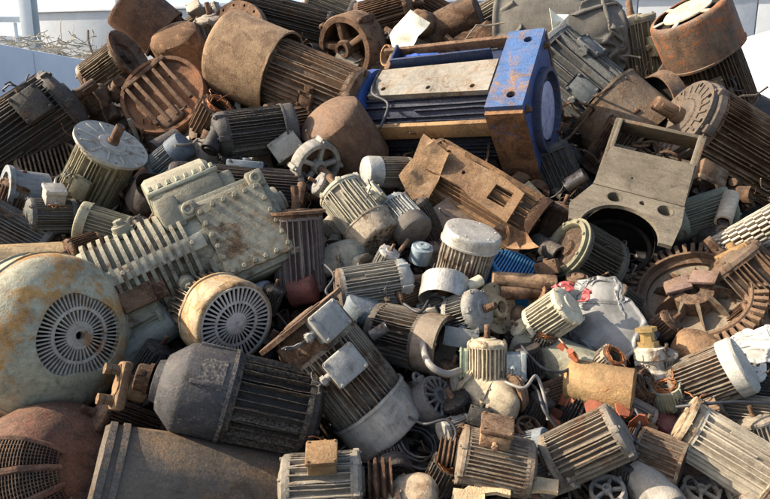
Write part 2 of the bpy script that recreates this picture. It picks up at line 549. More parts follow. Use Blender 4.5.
def fan_cover(root, D, x0, rc, R, style, mat, seed=0, hubmat=None):
    """pressed steel cowl at the rear (towards -X); x0 is where it starts"""
    mh = Matrix.Rotation(PI, 4, 'Z') @ Matrix.Identity(4)     # local +x = rear
    b = -x0                                                   # start, in rear coordinates
    e = b + rc
    mb = MB(); face = MB(); inner = MB()
    t = .018
    if style == 'dome':      # big domed cowl with radial slots set into it
        out = [(b, R), (b + rc * .40, R), (b + rc * .41, R * 1.014), (b + rc * .45, R * 1.014), (b + rc * .46, R * .994), (b + rc * .60, R * .98), (b + rc * .72, R * .93), (b + rc * .84, R * .80), (b + rc * .93, R * .66), (e, R * .54), (e, R * .53), (e - .03, R * .52), (e - .03, R * .50)]
        mb.lathe([(b, R - t)] + out, 64, mh)
        grille_face(face, mh, e - .012, R * .525, R * .33, 58, [(R * .31, R * .35)], D, .03, .42)
        grille_face(face, mh, e - .012, R * .33, R * .14, 34, [(R * .10, R * .17)], D, .03, .42)
        face.lathe([(e - .03, R * .12), (e - .01, R * .12), (e - .01, R * .05), (e - .04, R * .05)], 24, mh)
        inner.lathe([(e - .12, R * .6), (e - .12, 0.001)], 32, mh)
        for k in range(9):
            inner.box((e - .1, 0, R * .35), (.1, .015, R * .35), 0, mh @ Matrix.Rotation(2 * PI * k / 9, 4, 'X'))
    else:
        rr = R * .86
        sh = [(b, R - t), (b, R), (e - R * .16, R), (e - R * .06, R * .985), (e - R * .015, R * .95), (e, R * .90)]
        if style == 'open':
            mb.lathe(sh[:3] + [(e, R * .995), (e, R - t), (b + .1, R - t)], 56, mh)
            inner.lathe([(b + rc * .25, R * .95), (b + rc * .25, .001)], 32, mh)
            for k in range(8):
                inner.box((b + rc * .42, 0, R * .55), (rc * .34, .018, R * .55), 0, mh @ Matrix.Rotation(2 * PI * k / 8, 4, 'X'))
            inner.lathe([(b, R * .2), (b + rc * .55, R * .18), (b + rc * .55, .001)], 20, mh)
        elif style == 'plain':
            mb.lathe(sh + [(e + R * .02, R * .55), (e + R * .025, .001)], 56, mh)
            for k in range(6):
                an = 2 * PI * k / 6 + .3
                face.hexbolt((e - .005, R * .78 * math.cos(an), R * .78 * math.sin(an)), (1, 0, 0), .02, .02, mh)
        elif style == 'hub':   # solid middle plate carried on a few arms over an open ring
            mb.lathe(sh + [(e, R * .86), (e - .02, R * .85)], 56, mh)
            face.lathe([(e - .015, .001), (e + .006, .001), (e + .006, R * .60), (e - .015, R * .61)], 40, mh)
            for k in range(6):
                face.box((e - .01, 0, R * .73), (.02, R * .12, R * .3), .003, mh @ Matrix.Rotation(2 * PI * k / 6 + .2, 4, 'X'))
            inner.lathe([(e - .14, R * .97), (e - .14, .001)], 32, mh)
        elif style == 'slots':
            mb.lathe(sh + [(e, rr), (e - .03, rr - .005)], 56, mh)
            grille_face(face, mh, e, rr, R * .50, 44, [(R * .48, R * .54), (rr - .01, rr + .01)], D, .02, .45)
            grille_face(face, mh, e, R * .5, R * .24, 28, [], D, .02, .42)
            face.lathe([(e - .02, R * .26), (e + .004, R * .26), (e + .01, R * .2), (e + .01, R * .05), (e - .01, R * .04), (e - .01, .001)], 28, mh)
            inner.lathe([(e - .1, R * .97), (e - .1, .001)], 32, mh)
            for k in range(9):
                inner.box((e - .08, 0, R * .5), (.08, .015, R * .6), 0, mh @ Matrix.Rotation(2 * PI * k / 9, 4, 'X'))
        elif style == 'rough':  # grille rusted through: irregular holes
            mb.lathe(sh + [(e, rr), (e - .03, rr - .005)], 56, mh)
            face.holed_disc(e - .02, e, R * .44, rr + .01, 16, R * .67, R * .085, mh)
            face.holed_disc(e - .02, e, R * .16, R * .44, 9, R * .31, R * .07, mh)
            face.lathe([(e - .02, R * .17), (e + .012, R * .17), (e + .016, .001)], 24, mh)
            inner.lathe([(e - .1, R * .97), (e - .1, .001)], 32, mh)
    amp = .018 * D
    mb.lathe([(b - .005, R - .01), (b - .005, R + .014), (b + .03, R + .016), (b + .04, R - .004)], 56, mh)
    for k in range(4):
        an = 2 * PI * k / 4 + .6 + seed
        mb.hexbolt((b + .08, R * math.cos(an), R * math.sin(an)), (0, math.cos(an), math.sin(an)), .018, .02, mh)
    o = mb.scale(D).wobble(amp, 1.6 / D, seed).wobble(amp * .25, 7 / D, seed + 2).dent(7, .035 * D, .10 * D, int(seed * 10)).build('fan_cover', mat, root)
    if face.v: face.scale(D).wobble(amp, 1.6 / D, seed).build('grille' if style != 'plain' else 'screws', hubmat or mat, o)
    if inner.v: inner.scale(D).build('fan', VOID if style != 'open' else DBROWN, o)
    return o


def motor(name, label, px, py, D, a, t=0., roll=0., d=0., L=1.1, n=30, fh=.085, ft=.42, body=DARK, cat='electric motor',
          front='bell', fl=.12, fr=.6, fmat=None, sh=.35, sr=.085, shmat=None, ribs=0,
          rear='bell', rc=.4, rr=.525, style='slots', cmat=None, hubmat=None,
          boxes=(), bmat=None, feet=False, eye=False, broken=.13, seed=None, pulley=0., group=None, core=None, collar=True, sc=1.0):
    m, s = place(px, py, a, t, roll, d)
    D = D * s * sc
    seed = seed if seed is not None else int(px * 7 + py * 13)
    root = thing(name, label, cat, m, group)
    fmat = fmat or body; cmat = cmat or body; bmat = bmat or body; shmat = shmat or SHAFT
    mh = Matrix.Rotation(PI, 4, 'Z')
    fh *= .8
    r0 = .5 - fh
    # body: core, fins and the two machined collars are one casting
    n = int(n * 1.7) if n < 30 else int(n * 1.5)
    ft = ft * .82
    mb = fins_mesh(L - .04, n, r0, .5, ft, seed, broken)
    if collar:
        for sx in (-1, 1):
            xa, xb = sx * (L / 2 - .055), sx * (L / 2 + .005)
            mb.lathe([(xa, r0 - .01), (xa, .485), (xb, .49), (xb, r0 - .02)], 48)
    if feet:
        for sy in (-1, 1):
            for fx in (-.3, .3):
                mb.box((fx * L, sy * .36, -.5), (.2, .26, .07), .012)
                mb.box((fx * L, sy * .33, -.4), (.16, .06, .2), .01)
    fb = mb.scale(D).wobble(D * .005, 2.5 / D, seed * .1).build('finned_body', body, root)
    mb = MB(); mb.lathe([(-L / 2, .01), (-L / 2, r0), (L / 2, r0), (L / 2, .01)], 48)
    mb.scale(D).wobble(D * .005, 2.5 / D, seed * .1).build('stator_core', darkened(body), fb)
    # front end
    xf = L / 2
    if front in ('bell', 'flange', 'ribs', 'nose'):
        mb = MB()
        if front == 'nose':
            mb.lathe([(xf, .5), (xf + .03, .51), (xf + fl * .25, .50), (xf + fl * .60, .492), (xf + fl * .66, .475), (xf + fl * .90, .30), (xf + fl * .92, .24), (xf + fl, .22), (xf + fl + .02, .12), (xf + fl + .02, .001)], 48)
            mb.lathe([(xf + fl * .02, .47), (xf + fl * .02, .525), (xf + fl * .07, .525), (xf + fl * .07, .46)], 48)
            for aa in (1.05, 2.2):
                mb.box((xf + fl * .3, 0, .50), (fl * .5, .05, .05), .012, Matrix.Rotation(aa - PI / 2 + .35, 4, 'X'))
            mb.lathe([(xf + fl * .14, .48), (xf + fl * .14, .512), (xf + fl * .46, .507), (xf + fl * .46, .48)], 16, None, True, PI / 2 - .25, PI / 2 + .42)
        else:
            mb.lathe([(xf, .5), (xf + fl * .5, .49), (xf + fl * .8, .44), (xf + fl, .36), (xf + fl + .02, .24), (xf + fl + .05, .22), (xf + fl + .06, sr * 1.7), (xf + fl + .05, sr * 1.1), (xf + fl + .05, .001)], 48)
        nb = 6
        for k in range(0 if front == 'nose' else nb):
            an = 2 * PI * k / nb + .4
            mb.box((xf + fl * .35, .46 * math.cos(an), .46 * math.sin(an)), (fl * .9, .11, .11), .02)
            mb.hexbolt((xf + fl * .8, .46 * math.cos(an), .46 * math.sin(an)), (1, 0, 0), .026, .035)
        nr = ribs or (8 if front == 'ribs' else 0)
        for k in range(nr):
            an = 2 * PI * k / nr
            rrr = (fr if front == 'flange' else .47)
            mb.box((xf + fl + .015, 0, (.2 + rrr * .9) / 2), (.045, .03, rrr * .9 - .2), .006, Matrix.Rotation(an, 4, 'X'))
        e = mb.scale(D).wobble(D * .005, 2.5 / D, seed * .1 + 1).build('end_bell', fmat, root)
        if front == 'flange':
            mb = MB()
            xo = xf + fl
            mb.holed_disc(xo - .035, xo + .02, .30, fr, 8, fr * .88, .028)
            mb.lathe([(xo + .02, .31), (xo + .035, .31), (xo + .035, .24), (xo - .02, .24)], 40)
            mb.scale(D).wobble(D * .004, 2.5 / D, seed * .1 + 2).build('flange', fmat, e)
    elif front == 'ring':      # open flange ring over a dark bore
        mb = MB()
        mb.lathe([(xf - .02, .48), (xf + .03, .5), (xf + fl - .06, .5), (xf + fl - .06, fr), (xf + fl, fr), (xf + fl, fr * .84), (xf + fl - .03, fr * .80), (xf + fl - .1, .36), (xf - .1, .34)], 52)
        for k in range(8):
            an = 2 * PI * k / 8
            mb.hexbolt((xf + fl, fr * .92 * math.cos(an), fr * .92 * math.sin(an)), (1, 0, 0), .024, .03)
        e = mb.scale(D).wobble(D * .006, 2.5 / D, seed * .1 + 1).build('flange', fmat, root)
        mb = MB(); mb.lathe([(xf + .01, .36), (xf + .01, .14), (xf + fl * .6, .12), (xf + fl * .6, .001)], 32)
        mb.scale(D).build('rotor_end', DBROWN, e)
    elif front == 'cap':
        mb = MB()
        mb.lathe([(xf - .08, .51), (xf + fl * .7, .51), (xf + fl * .93, .47), (xf + fl, .40), (xf + fl + .01, .001)], 44)
        for k in range(4):
            an = 2 * PI * k / 4 + .4
            mb.hexbolt((xf + fl - .01, .36 * math.cos(an), .36 * math.sin(an)), (1, 0, 0), .024, .03)
        mb.scale(D).wobble(D * .008, 2.5 / D, seed * .1 + 1).build('end_cap', fmat, root)
    if sh > 0 and front not in ('none', 'cap', 'ring'):
        mb = MB()
        x1 = xf + fl + .04
        mb.lathe([(x1, sr * 1.0), (x1 + sh * .25, sr * 1.0), (x1 + sh * .25, sr * .86), (x1 + sh - .015, sr * .86), (x1 + sh, sr * .75), (x1 + sh, .001)], 20)
        mb.box((x1 + sh * .62, 0, sr * .86), (sh * .5, sr * .4, sr * .3), .004)
        so = mb.scale(D).build('shaft', shmat, root)
        if pulley:
            mb = MB()
            xs = x1 + sh * .15; pr = pulley; w = max(sh * .9, .2)
            pf = [(xs, .05), (xs, pr)]
            g = 3
            for k in range(g):
                xa = xs + w * (k + .12) / g; xb = xs + w * (k + .5) / g; xc = xs + w * (k + .88) / g
                pf += [(xa, pr), (xb, pr * .7), (xc, pr)]
            pf += [(xs + w, pr), (xs + w, pr * .5), (xs + w - .03, pr * .45), (xs + w - .03, sr)]
            mb.lathe(pf, 36)
            mb.scale(D).wobble(D * .004, 3 / D).build('pulley', RUST, so)
    # rear end
    if rear == 'bell':
        mb = MB()
        b = L / 2
        mb.lathe([(b, .49), (b + .07, .485), (b + .11, .43), (b + .13, .3), (b + .16, .22), (b + .17, .001)], 44, mh)
        for k in range(6):
            an = 2 * PI * k / 6 + .2
            mb.hexbolt((b + .09, .43 * math.cos(an), .43 * math.sin(an)), (1, 0, 0), .03, .05, mh)
        mb.scale(D).wobble(D * .006, 2.5 / D, seed * .1 + 3).build('rear_bell', cmat, root)
    elif rear == 'cover':
        fan_cover(root, D, -L / 2 + .06, rc + .06, rr, style, cmat, seed * .17, hubmat)
    for bx in boxes:
        x, sz, az = bx[0], bx[1], RAD(bx[2]) if len(bx) > 2 else 0.
        term_box(root, D, x, .46, sz, bx[3] if len(bx) > 3 else bmat, az)
    if eye:
        mb = MB(); mb.torus((0, 0, .57), .07, .02, (1, 0, 0), 20, 8); mb.cyl((0, 0, .44), (0, 0, .5), .03)
        mb.scale(D).build('lifting_eye', RUST, root)
    return root


def drum(name, label, px, py, D, a, t=0., roll=0., d=0., L=1., mat=RUST, cat='motor cover', end='dome', back='flat', band=None, bandmat=None,
         inner=VOID, bolts=0, wob=.018, seed=None, taper=1.0, dents=None):
    """smooth steel shell along X, its end at +X: dome, flat, open, rim"""
    m, s = place(px, py, a, t, roll, d); D *= s
    seed = seed if seed is not None else px * .1 + py
    root = thing(name, label, cat, m)
    h = L / 2; mb = MB(); t_ = .025; ins = MB()
    pr = [(-h, .001), (-h, .46), (-h + .03, .5), (-h * .3, .5), (h * .3, .5 * (1 + taper) / 2)]
    e = .5 * taper
    if end == 'dome': pr += [(h - .14, e), (h - .07, e * .97), (h - .02, e * .85), (h + .02, e * .6), (h + .04, e * .3), (h + .045, .001)]
    elif end == 'flat': pr += [(h - .03, e), (h, e * .95), (h, e * .6), (h, .001)]
    elif end == 'step': pr += [(h - .03, e), (h, e * .95), (h, e * .62), (h + .08, e * .58), (h + .09, e * .3), (h + .05, e * .28), (h + .05, .001)]
    elif end == 'open':
        pr += [(h, e), (h, e - t_), (h - .1, e - t_), (-h + .1, .5 - t_)]
        ins.lathe([(-h + .14, .47), (-h + .14, .14), (h * .3, .12), (h * .3, .001)], 32)
    elif end == 'rim':
        pr += [(h - .12, e), (h - .12, e * 1.16), (h, e * 1.16), (h, e * .8), (h - .08, e * .78), (h - .1, .001)]
    mb.lathe(pr, 56)
    if bolts:
        for k in range(bolts):
            an = 2 * PI * k / bolts
            r = e * (1.0 if end == 'rim' else .8)
            mb.hexbolt((h, r * math.cos(an), r * math.sin(an)), (1, 0, 0), .022, .03)
    mb.scale(D).wobble(D * wob, 1.5 / D, seed).wobble(D * wob * .3, 6 / D, seed).dent(8, .045 * D, .11 * D, int(seed)).build('shell', mat, root)
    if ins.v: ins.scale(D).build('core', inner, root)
    if band is not None:
        mb = MB()
        for (x, w, r) in band:
            mb.lathe([(x - w / 2, .48), (x - w / 2, r), (x + w / 2, r), (x + w / 2, .48)], 56)
        mb.scale(D).wobble(D * wob, 1.5 / D, seed).build('band', bandmat or mat, root)
    return root


def ring(name, label, px, py, D, a, t=0., d=0., ri=.8, th=.08, mat=RUST, cat='flange', holes=12, roll=0):
    m, s = place(px, py, a, t, roll, d); D *= s
    mb = MB(); w = (.5 - .5 * ri)
    if holes: mb.holed_disc(-th / 2, th / 2, .5 * ri, .5, holes, .5 - w * .45, w * .16)
    mb.lathe([(-th / 2 - .02, .5 * ri - .03), (-th / 2 - .02, .5 * ri + w * .12), (th / 2 + .03, .5 * ri + w * .12), (th / 2 + .03, .5 * ri - .03)], 64, close=True)
    mb.scale(D).wobble(D * .008, 2 / D, px)
    o = mb.build(name, mat); o.matrix_world = m
    return tag(o, label, cat)


def bell(name, label, px, py, D, a, t=0., d=0., mat=RUST, spokes=6, depth=.3, cat='end bell', roll=0, hubr=.14, shaft=0, ro=.5, shmat=None):
    """cast end shield: rim, curved spokes, bearing hub"""
    m, s = place(px, py, a, t, roll, d); D *= s
    root = thing(name, label, cat, m)
    mb = MB()
    mb.lathe([(-depth / 2, .44), (-depth / 2, .5), (depth / 2 - .03, .5), (depth / 2, .48), (depth / 2, .40), (depth / 2 - .05, .39), (-depth / 2 + .05, .42)], 52, close=True)
    mb.lathe([(0, .001), (0, hubr), (depth / 2, hubr), (depth / 2 + .05, hubr * .9), (depth / 2 + .05, hubr * .55), (depth / 2 - .02, hubr * .5), (depth / 2 - .02, .001)], 28)
    for k in range(spokes):
        mb.box((depth * .25, 0, (.42 + hubr) / 2), (depth * .4, .09, .44 - hubr), .02, Matrix.Rotation(2 * PI * k / spokes + .2, 4, 'X'))
    for k in range(4):
        an = 2 * PI * k / 4 + .6
        mb.box((0, .52 * math.cos(an), .52 * math.sin(an)), (depth * .8, .1, .1), .02)
        mb.hexbolt((depth * .4, .52 * math.cos(an), .52 * math.sin(an)), (1, 0, 0), .03, .05)
    mb.scale(D).wobble(D * .012, 2.2 / D, px).build('shield', mat, root)
    mb = MB(); mb.lathe([(-depth / 2 + .01, .43), (-depth / 2 + .01, .001)], 32); mb.scale(D).build('back_plate', DBROWN, root)
    if shaft:
        mb = MB(); mb.cyl((depth / 2, 0, 0), (depth / 2 + shaft, 0, 0), .07, .06, 16)
        mb.scale(D).build('shaft', shmat or SHAFT, root)
    return root


def lump(name, label, px, py, D, a, t=0., roll=0., d=0., ax=(1., .8, .8), mat=TAN, cat='gear housing', ports=2, feet=True, seed=1, rough=.08):
    """cast housing: rounded belly, parting flange, bosses and bolts"""
    m, s = place(px, py, a, t, roll, d); D *= s
    root = thing(name, label, cat, m)
    b = bmesh.new()
    bmesh.ops.create_icosphere(b, subdivisions=4, radius=.5)
    for v in b.verts:
        c = v.co
        k = (abs(c.x) ** 3 + abs(c.y) ** 3 + abs(c.z) ** 3) ** (1 / 3.)
        c = c * (.5 / max(k, 1e-6)) * .95
        c = Vector((c.x * ax[0], c.y * ax[1], c.z * ax[2]))
        nn = noise.noise(c * 2.4 + Vector((seed, seed * 2, 0)))
        v.co = c * (1 + rough * nn * 1.6 + rough * .4 * noise.noise(c * 7 + Vector((seed, 0, 3))))
    mb = MB(); mb.bm(b)
    mb.scale(D).build('casting', mat, root)
    mb = MB()
    q = random.Random(seed)
    mb.lathe([(-.035, .3), (-.035, .5), (.035, .5), (.035, .3)], 36, Matrix.Diagonal((1, ax[1] * 1.06, ax[2] * 1.06, 1)))
    for k in range(10):
        an = 2 * PI * k / 10
        mb.hexbolt((.035, .475 * ax[1] * 1.06 * math.cos(an), .475 * ax[2] * 1.06 * math.sin(an)), (1, 0, 0), .022, .035)
    mb.scale(D).wobble(D * .008, 3 / D, seed).build('parting_flange', mat, root)
    for k in range(ports):
        an = q.uniform(-1.2, 1.2); sx = q.choice((-1, 1))
        dirv = Vector((sx * q.uniform(.25, .9), math.sin(an) * .6, math.cos(an) * .6)).normalized()
        p = Vector((dirv.x * ax[0] * .4, dirv.y * ax[1] * .4, dirv.z * ax[2] * .4))
        mb = MB(); r = q.uniform(.12, .2)
        mb.cyl(p, p + dirv * .17, r * 1.1, r, 20)
        mb.lathe([(.17, r * .99), (.17, r * 1.25), (.21, r * 1.25), (.21, r * .6), (.15, r * .5), (.15, .001)], 24, Matrix.Translation(p) @ dirv.to_track_quat('X', 'Z').to_matrix().to_4x4())
        mb.scale(D).build('port', mat, root)
    return root


def sheet(name, label, px, py, pts, a=90, t=60, roll=0, d=0., th=.006, bend=.08, mat=RUST, cat='scrap sheet', seed=1., curl=0., holes=None):
    """torn steel plate; pts are photo-pixel offsets (right, up) seen face on"""
    m, s = place(px, py, 0, 0, 0, d)
    # local X = right, Z = to viewer, Y = up/out of picture;  Y = Z x X
    rot = Matrix.Rotation(RAD(a), 4, 'Z') if False else Matrix.Identity(4)
    m = m @ Matrix.Rotation(RAD(roll), 4, 'Y') @ Matrix.Rotation(RAD(t), 4, 'X')
    b = bmesh.new()
    vs = [b.verts.new((x * s, y * s, 0)) for (x, y) in pts]
    f = b.faces.new(vs)
    bmesh.ops.triangulate(b, faces=[f])
    for _ in range(4):
        le = [e for e in b.edges if e.calc_length() > 12 * s]
        if not le: break
        bmesh.ops.subdivide_edges(b, edges=le, cuts=1)
        bmesh.ops.triangulate(b, faces=[g for g in b.faces if len(g.verts) > 3])
    span = max(abs(x) for x, y in pts) * s
    for v in b.verts:
        c = v.co
        z = bend * span * noise.noise(Vector((c.x / span * 1.3 + seed, c.y / span * 1.3, seed))) * 2
        z += bend * .3 * span * noise.noise(Vector((c.x / span * 5 + seed, c.y / span * 5, seed)))
        z -= curl * c.x * c.x / span
        v.co.z = z
        v.co += noise.noise_vector(c / span * 6 + Vector((seed, 0, 0))) * span * .03
    r = bmesh.ops.solidify(b, geom=list(b.faces), thickness=th)
    mb = MB(); mb.bm(b)
    o = mb.build(name, mat, ang=30); o.matrix_world = m
    return tag(o, label, cat)


def cloth_grid(w, h, nx, ny, comp, bump, seed, bend=.15, steps=150):
    """position based cloth: a slack sheet pushed together and settling on a hump, so that it buckles into folds"""
    import numpy as np
    r = np.random.RandomState(int(seed * 100))
    u = np.linspace(-.5, .5, nx); v = np.linspace(-.5, .5, ny)
    X, Y = np.meshgrid(u * w, v * h)
    lx = w / (nx - 1) * comp; ly = h / (ny - 1) * comp
    a = min(w, h)
    def ground(x, y):
        q = np.clip(1 - (2 * x / w) ** 2 - (2 * y / h) ** 2, -.6, 1)
        z = bump * q
        for (cx, cy, cr, cz) in hum: z = z + cz * np.exp(-((x - cx) ** 2 + (y - cy) ** 2) / cr ** 2)
        return z
    hum = [(r.uniform(-.4, .4) * w, r.uniform(-.4, .4) * h, r.uniform(.12, .22) * a, r.uniform(-.03, .1) * a) for _ in range(7)]
    Zn = sum(r.normal() * np.sin(r.uniform(3, 16) * X / w * 2 + r.uniform(3, 16) * Y / h * 2 + r.uniform(0, 6)) for _ in range(12)) * .02 * a
    P = np.stack([X, Y, ground(X, Y) + .05 * a + Zn], -1).astype(float)
    V = np.zeros_like(P)
    diag = math.hypot(lx, ly)
    def con(sa, sb, L, k):
        d = P[sb] - P[sa]; n = np.linalg.norm(d, axis=-1, keepdims=True) + 1e-9
        c = d * (k * .5 * (n - L) / n)
        P[sa] += c; P[sb] -= c
    S = slice
    for st in range(steps):
        old = P.copy()
        V *= .93; V[..., 2] -= .0022 * a
        P += V
        for it in range(7):
            for o in (0, 1):
                n1 = (nx - o) // 2; n2 = (ny - o) // 2
                con((S(None), S(o, o + 2 * n1, 2)), (S(None), S(o + 1, o + 2 * n1, 2)), lx, 1.)
                con((S(o, o + 2 * n2, 2), S(None)), (S(o + 1, o + 2 * n2, 2), S(None)), ly, 1.)
                con((S(o, o + 2 * n2, 2), S(0, nx - 1)), (S(o + 1, o + 2 * n2, 2), S(1, nx)), diag, .6)
                con((S(o, o + 2 * n2, 2), S(1, nx)), (S(o + 1, o + 2 * n2, 2), S(0, nx - 1)), diag, .6)
            for o in range(4):
                if o < nx - 2: 
                    m_ = len(range(o, nx - 2, 4)); con((S(None), S(o, o + 4 * m_, 4)), (S(None), S(o + 2, o + 2 + 4 * m_, 4)), 2 * lx, bend)
                    m_ = len(range(o, ny - 2, 4)); con((S(o, o + 4 * m_, 4), S(None)), (S(o + 2, o + 2 + 4 * m_, 4), S(None)), 2 * ly, bend)
            # the hem is held in by what lies round it
            P[..., 0] = np.clip(P[..., 0], -w * .52, w * .52); P[..., 1] = np.clip(P[..., 1], -h * .52, h * .52)
            g = ground(P[..., 0], P[..., 1]); P[..., 2] = np.clip(P[..., 2], g, g + .34 * a)
        V = P - old
    return P


def crumple(name, label, px, py, w, h, d=0., rise=.12, mat=BAGGREY, cat='plastic bag', seed=1., roll=0., t=0., comp=1.35, nx=64, ny=64, bend=.12, smooth=1):
    """slack cloth or plastic lying in folds over the heap, ragged at the hem"""
    m, s = place(px, py, 0, 0, 0, d)
    m = m @ Matrix.Rotation(RAD(roll), 4, 'Z') @ Matrix.Rotation(RAD(t), 4, 'X')
    w *= s; h *= s
    P = cloth_grid(w, h, nx, ny, comp, rise * min(w, h), seed, bend)
    vs = [tuple(p) for p in P.reshape(-1, 3)]
    fs = []
    for j in range(ny - 1):
        for i in range(nx - 1):
            u = 2 * (i + .5) / (nx - 1) - 1; v = 2 * (j + .5) / (ny - 1) - 1
            rr = (abs(u) ** 3.2 + abs(v) ** 3.2) ** (1 / 3.2); an = math.atan2(v, u)
            if rr > .95 + .1 * noise.noise(Vector((math.cos(an) * 2.5, math.sin(an) * 2.5, seed))): continue
            o = j * nx + i; fs.append((o, o + 1, o + nx + 1, o + nx))
    mb = MB(); mb.add(vs, fs)
    o = mb.build(name, mat, ang=70, weld=False)
    b = bmesh.new(); b.from_mesh(o.data)
    bmesh.ops.delete(b, geom=[v for v in b.verts if not v.link_faces], context='VERTS')
    b.to_mesh(o.data); b.free()
    o.matrix_world = m
    sb = o.modifiers.new('smooth', 'SUBSURF'); sb.levels = smooth; sb.render_levels = smooth
    sm = o.modifiers.new('thickness', 'SOLIDIFY'); sm.thickness = .003; sm.offset = -1
    return tag(o, label, cat)


def pipe(name, label, pts, r, mat=RUST, cat='pipe', d=0., hollow=True, seg=16):
    """pts = photo pixels with an extra depth (m) each"""
    P = []
    for (x, y, dd) in pts:
        p, s = on_slope(x, y, d + dd); P.append(p)
    r = r * s
    mb = MB()
    o0 = P[0].copy()
    Q = [p - o0 for p in P]
    if len(Q) > 2:
        R2 = []
        for i in range(len(Q) - 1):
            p0 = Q[max(i - 1, 0)]; p1 = Q[i]; p2 = Q[i + 1]; p3 = Q[min(i + 2, len(Q) - 1)]
            for k in range(8):
                u = k / 8
                R2.append(.5 * ((2 * p1) + (p2 - p0) * u + (2 * p0 - 5 * p1 + 4 * p2 - p3) * u * u + (3 * p1 - p0 - 3 * p2 + p3) * u ** 3))
        R2.append(Q[-1]); Q = R2
        mb.tube(Q, r, 10)
    else:
        ax = Q[1] - Q[0]
        q = ax.to_track_quat('X', 'Z').to_matrix().to_4x4(); Ln = ax.length
        if hollow: mb.lathe([(0, r * .72), (0, r), (Ln, r), (Ln, r * .72), (Ln - r * 2, r * .7), (Ln - r * 2, .0001)], seg, q)
        else: mb.lathe([(0, .0001), (0, r * .9), (r * .1, r), (Ln - r * .1, r), (Ln, r * .9), (Ln, .0001)], seg, q)
    o = mb.build(name, mat); o.location = o0
    return tag(o, label, cat)


def disc(name, label, px, py, D, a, t, d=0., th=.1, mat=RUST, cat='disc', holes=6, bore=.12, hub=True):
    m, s = place(px, py, a, t, 0, d); D *= s
    mb = MB()
    mb.holed_disc(-th / 2, th / 2, .24, .5, holes, .42, .028)
    mb.lathe([(-th / 2, .25), (-th / 2, bore), (th / 2 + (.08 if hub else 0), bore), (th / 2 + (.08 if hub else 0), .2), (th / 2, .25)], 40)
    mb.scale(D).wobble(D * .006, 2 / D, px)
    o = mb.build(name, mat); o.matrix_world = m
    return tag(o, label, cat)


def bars_grille(name, label, px, py, D, a, t, roll=0., d=0., mat=BROWN, cat='fan grille', n=13, ell=1.0, depth=.2, shell=None):
    """round guard of parallel bars in a hoop"""
    m, s = place(px, py, a, t, roll, d); D *= s
    root = thing(name, label, cat, m)
    mb = MB(); S = Matrix.Diagonal((1, 1, ell, 1))
    mb.lathe([(-depth, .5), (-.02, .5), (0, .48), (0, .44), (-.03, .44), (-depth, .47)], 56, S, close=True)
    mb.scale(D).wobble(D * .008, 2 / D, px).build('hoop', shell or mat, root)
    mb = MB()
    for k in range(n):
        y = -.44 + .88 * (k + .5) / n
        hl = math.sqrt(max(.46 ** 2 - y * y, .001)) * ell
        mb.box((-.015, y, 0), (.03, .03, 2 * hl), .004)
    mb.scale(D).wobble(D * .01, 2 / D, px).build('bars', mat, root)
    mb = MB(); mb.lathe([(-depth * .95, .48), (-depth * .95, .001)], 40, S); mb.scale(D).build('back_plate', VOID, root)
    return root


def hexagon(r):
    return [(r * math.cos(PI / 3 * k), r * math.sin(PI / 3 * k)) for k in range(6)]


def prism(mb, pts, z0, z1, m=None):
    n = len(pts)
    vs = [(x, y, z0) for x, y in pts] + [(x, y, z1) for x, y in pts]
    fs = [tuple(range(n - 1, -1, -1)), tuple(range(n, 2 * n))]
    for k in range(n):
        k2 = (k + 1) % n
        fs.append((k, k2, n + k2, n + k))
    return mb.add(vs, fs, m)


# ------------------------------------------------------------------ setting
def grid_terrain():
    """yard floor running out flat with the heap's core rising from it, one sheet"""
    mb = MB()
    nx, ny = 120, 110
    xs = [-9 + 18 * i / nx for i in range(nx + 1)]
    ys = [-1 + 14 * j / ny for j in range(ny + 1)]
    vs = []
    for y in ys:
        for x in xs:
            z = ZB + (y - YB) * SL - .42
            top = 2.75 + .15 * noise.noise(Vector((x * .8, y * .8, 2)))
            top -= 1.15 * min(max((-1.5 - x) / 1.6, 0), 1) + .75 * min(max((x - 2.3) / 1.2, 0), 1)
            if y > 5.6: top -= max(0, y - 6.6) * .75
            z = min(z, top)
            side = max(0, abs(x) - 4.4)
            z -= side * .8
            z += .10 * noise.noise(Vector((x * 2.1, y * 2.1, 0))) + .05 * noise.noise(Vector((x * 6, y * 6, 1)))
            vs.append((x, y, max(z, .012)))
    fs = []
    for j in range(ny):
        for i in range(nx):
            o = j * (nx + 1) + i
            fs.append((o, o + 1, o + nx + 2, o + nx + 1))
    mb.add(vs, fs)
    return mb.build('ground_mound', SOIL)


tag(grid_terrain(), kind='structure')
mb = MB()
mb.add([(-400, -60, 0), (400, -60, 0), (400, 700, 0), (-400, 700, 0)], [(0, 1, 2, 3)])
tag(mb.build('ground', YARD), kind='structure')


def wall_block(name, label, p0, p1, z0, z1, th, mat, cap=None, capmat=None, joints=0, posts=()):
    p0 = Vector((*p0, 0)); p1 = Vector((*p1, 0))
    L = (p1 - p0).length
    ax = (p1 - p0).normalized()
    m = Matrix((ax, Vector((-ax.y, ax.x, 0)), Vector((0, 0, 1)))).transposed().to_4x4(); m.translation = p0
    root = thing(name, label, 'wall', m)
    mb = MB()
    n = max(joints, 1)
    for k in range(n):
        a, b = L * k / n + .008, L * (k + 1) / n - .008
        mb.box(((a + b) / 2, 0, (z0 + z1) / 2), (b - a, th, z1 - z0), .015)
    mb.build('panels', mat, root)
    if cap:
        mb = MB(); mb.box((L / 2, 0, z1 + cap / 2 + .002), (L, th + .08, cap), .01); mb.build('coping', capmat or mat, root)
    return root


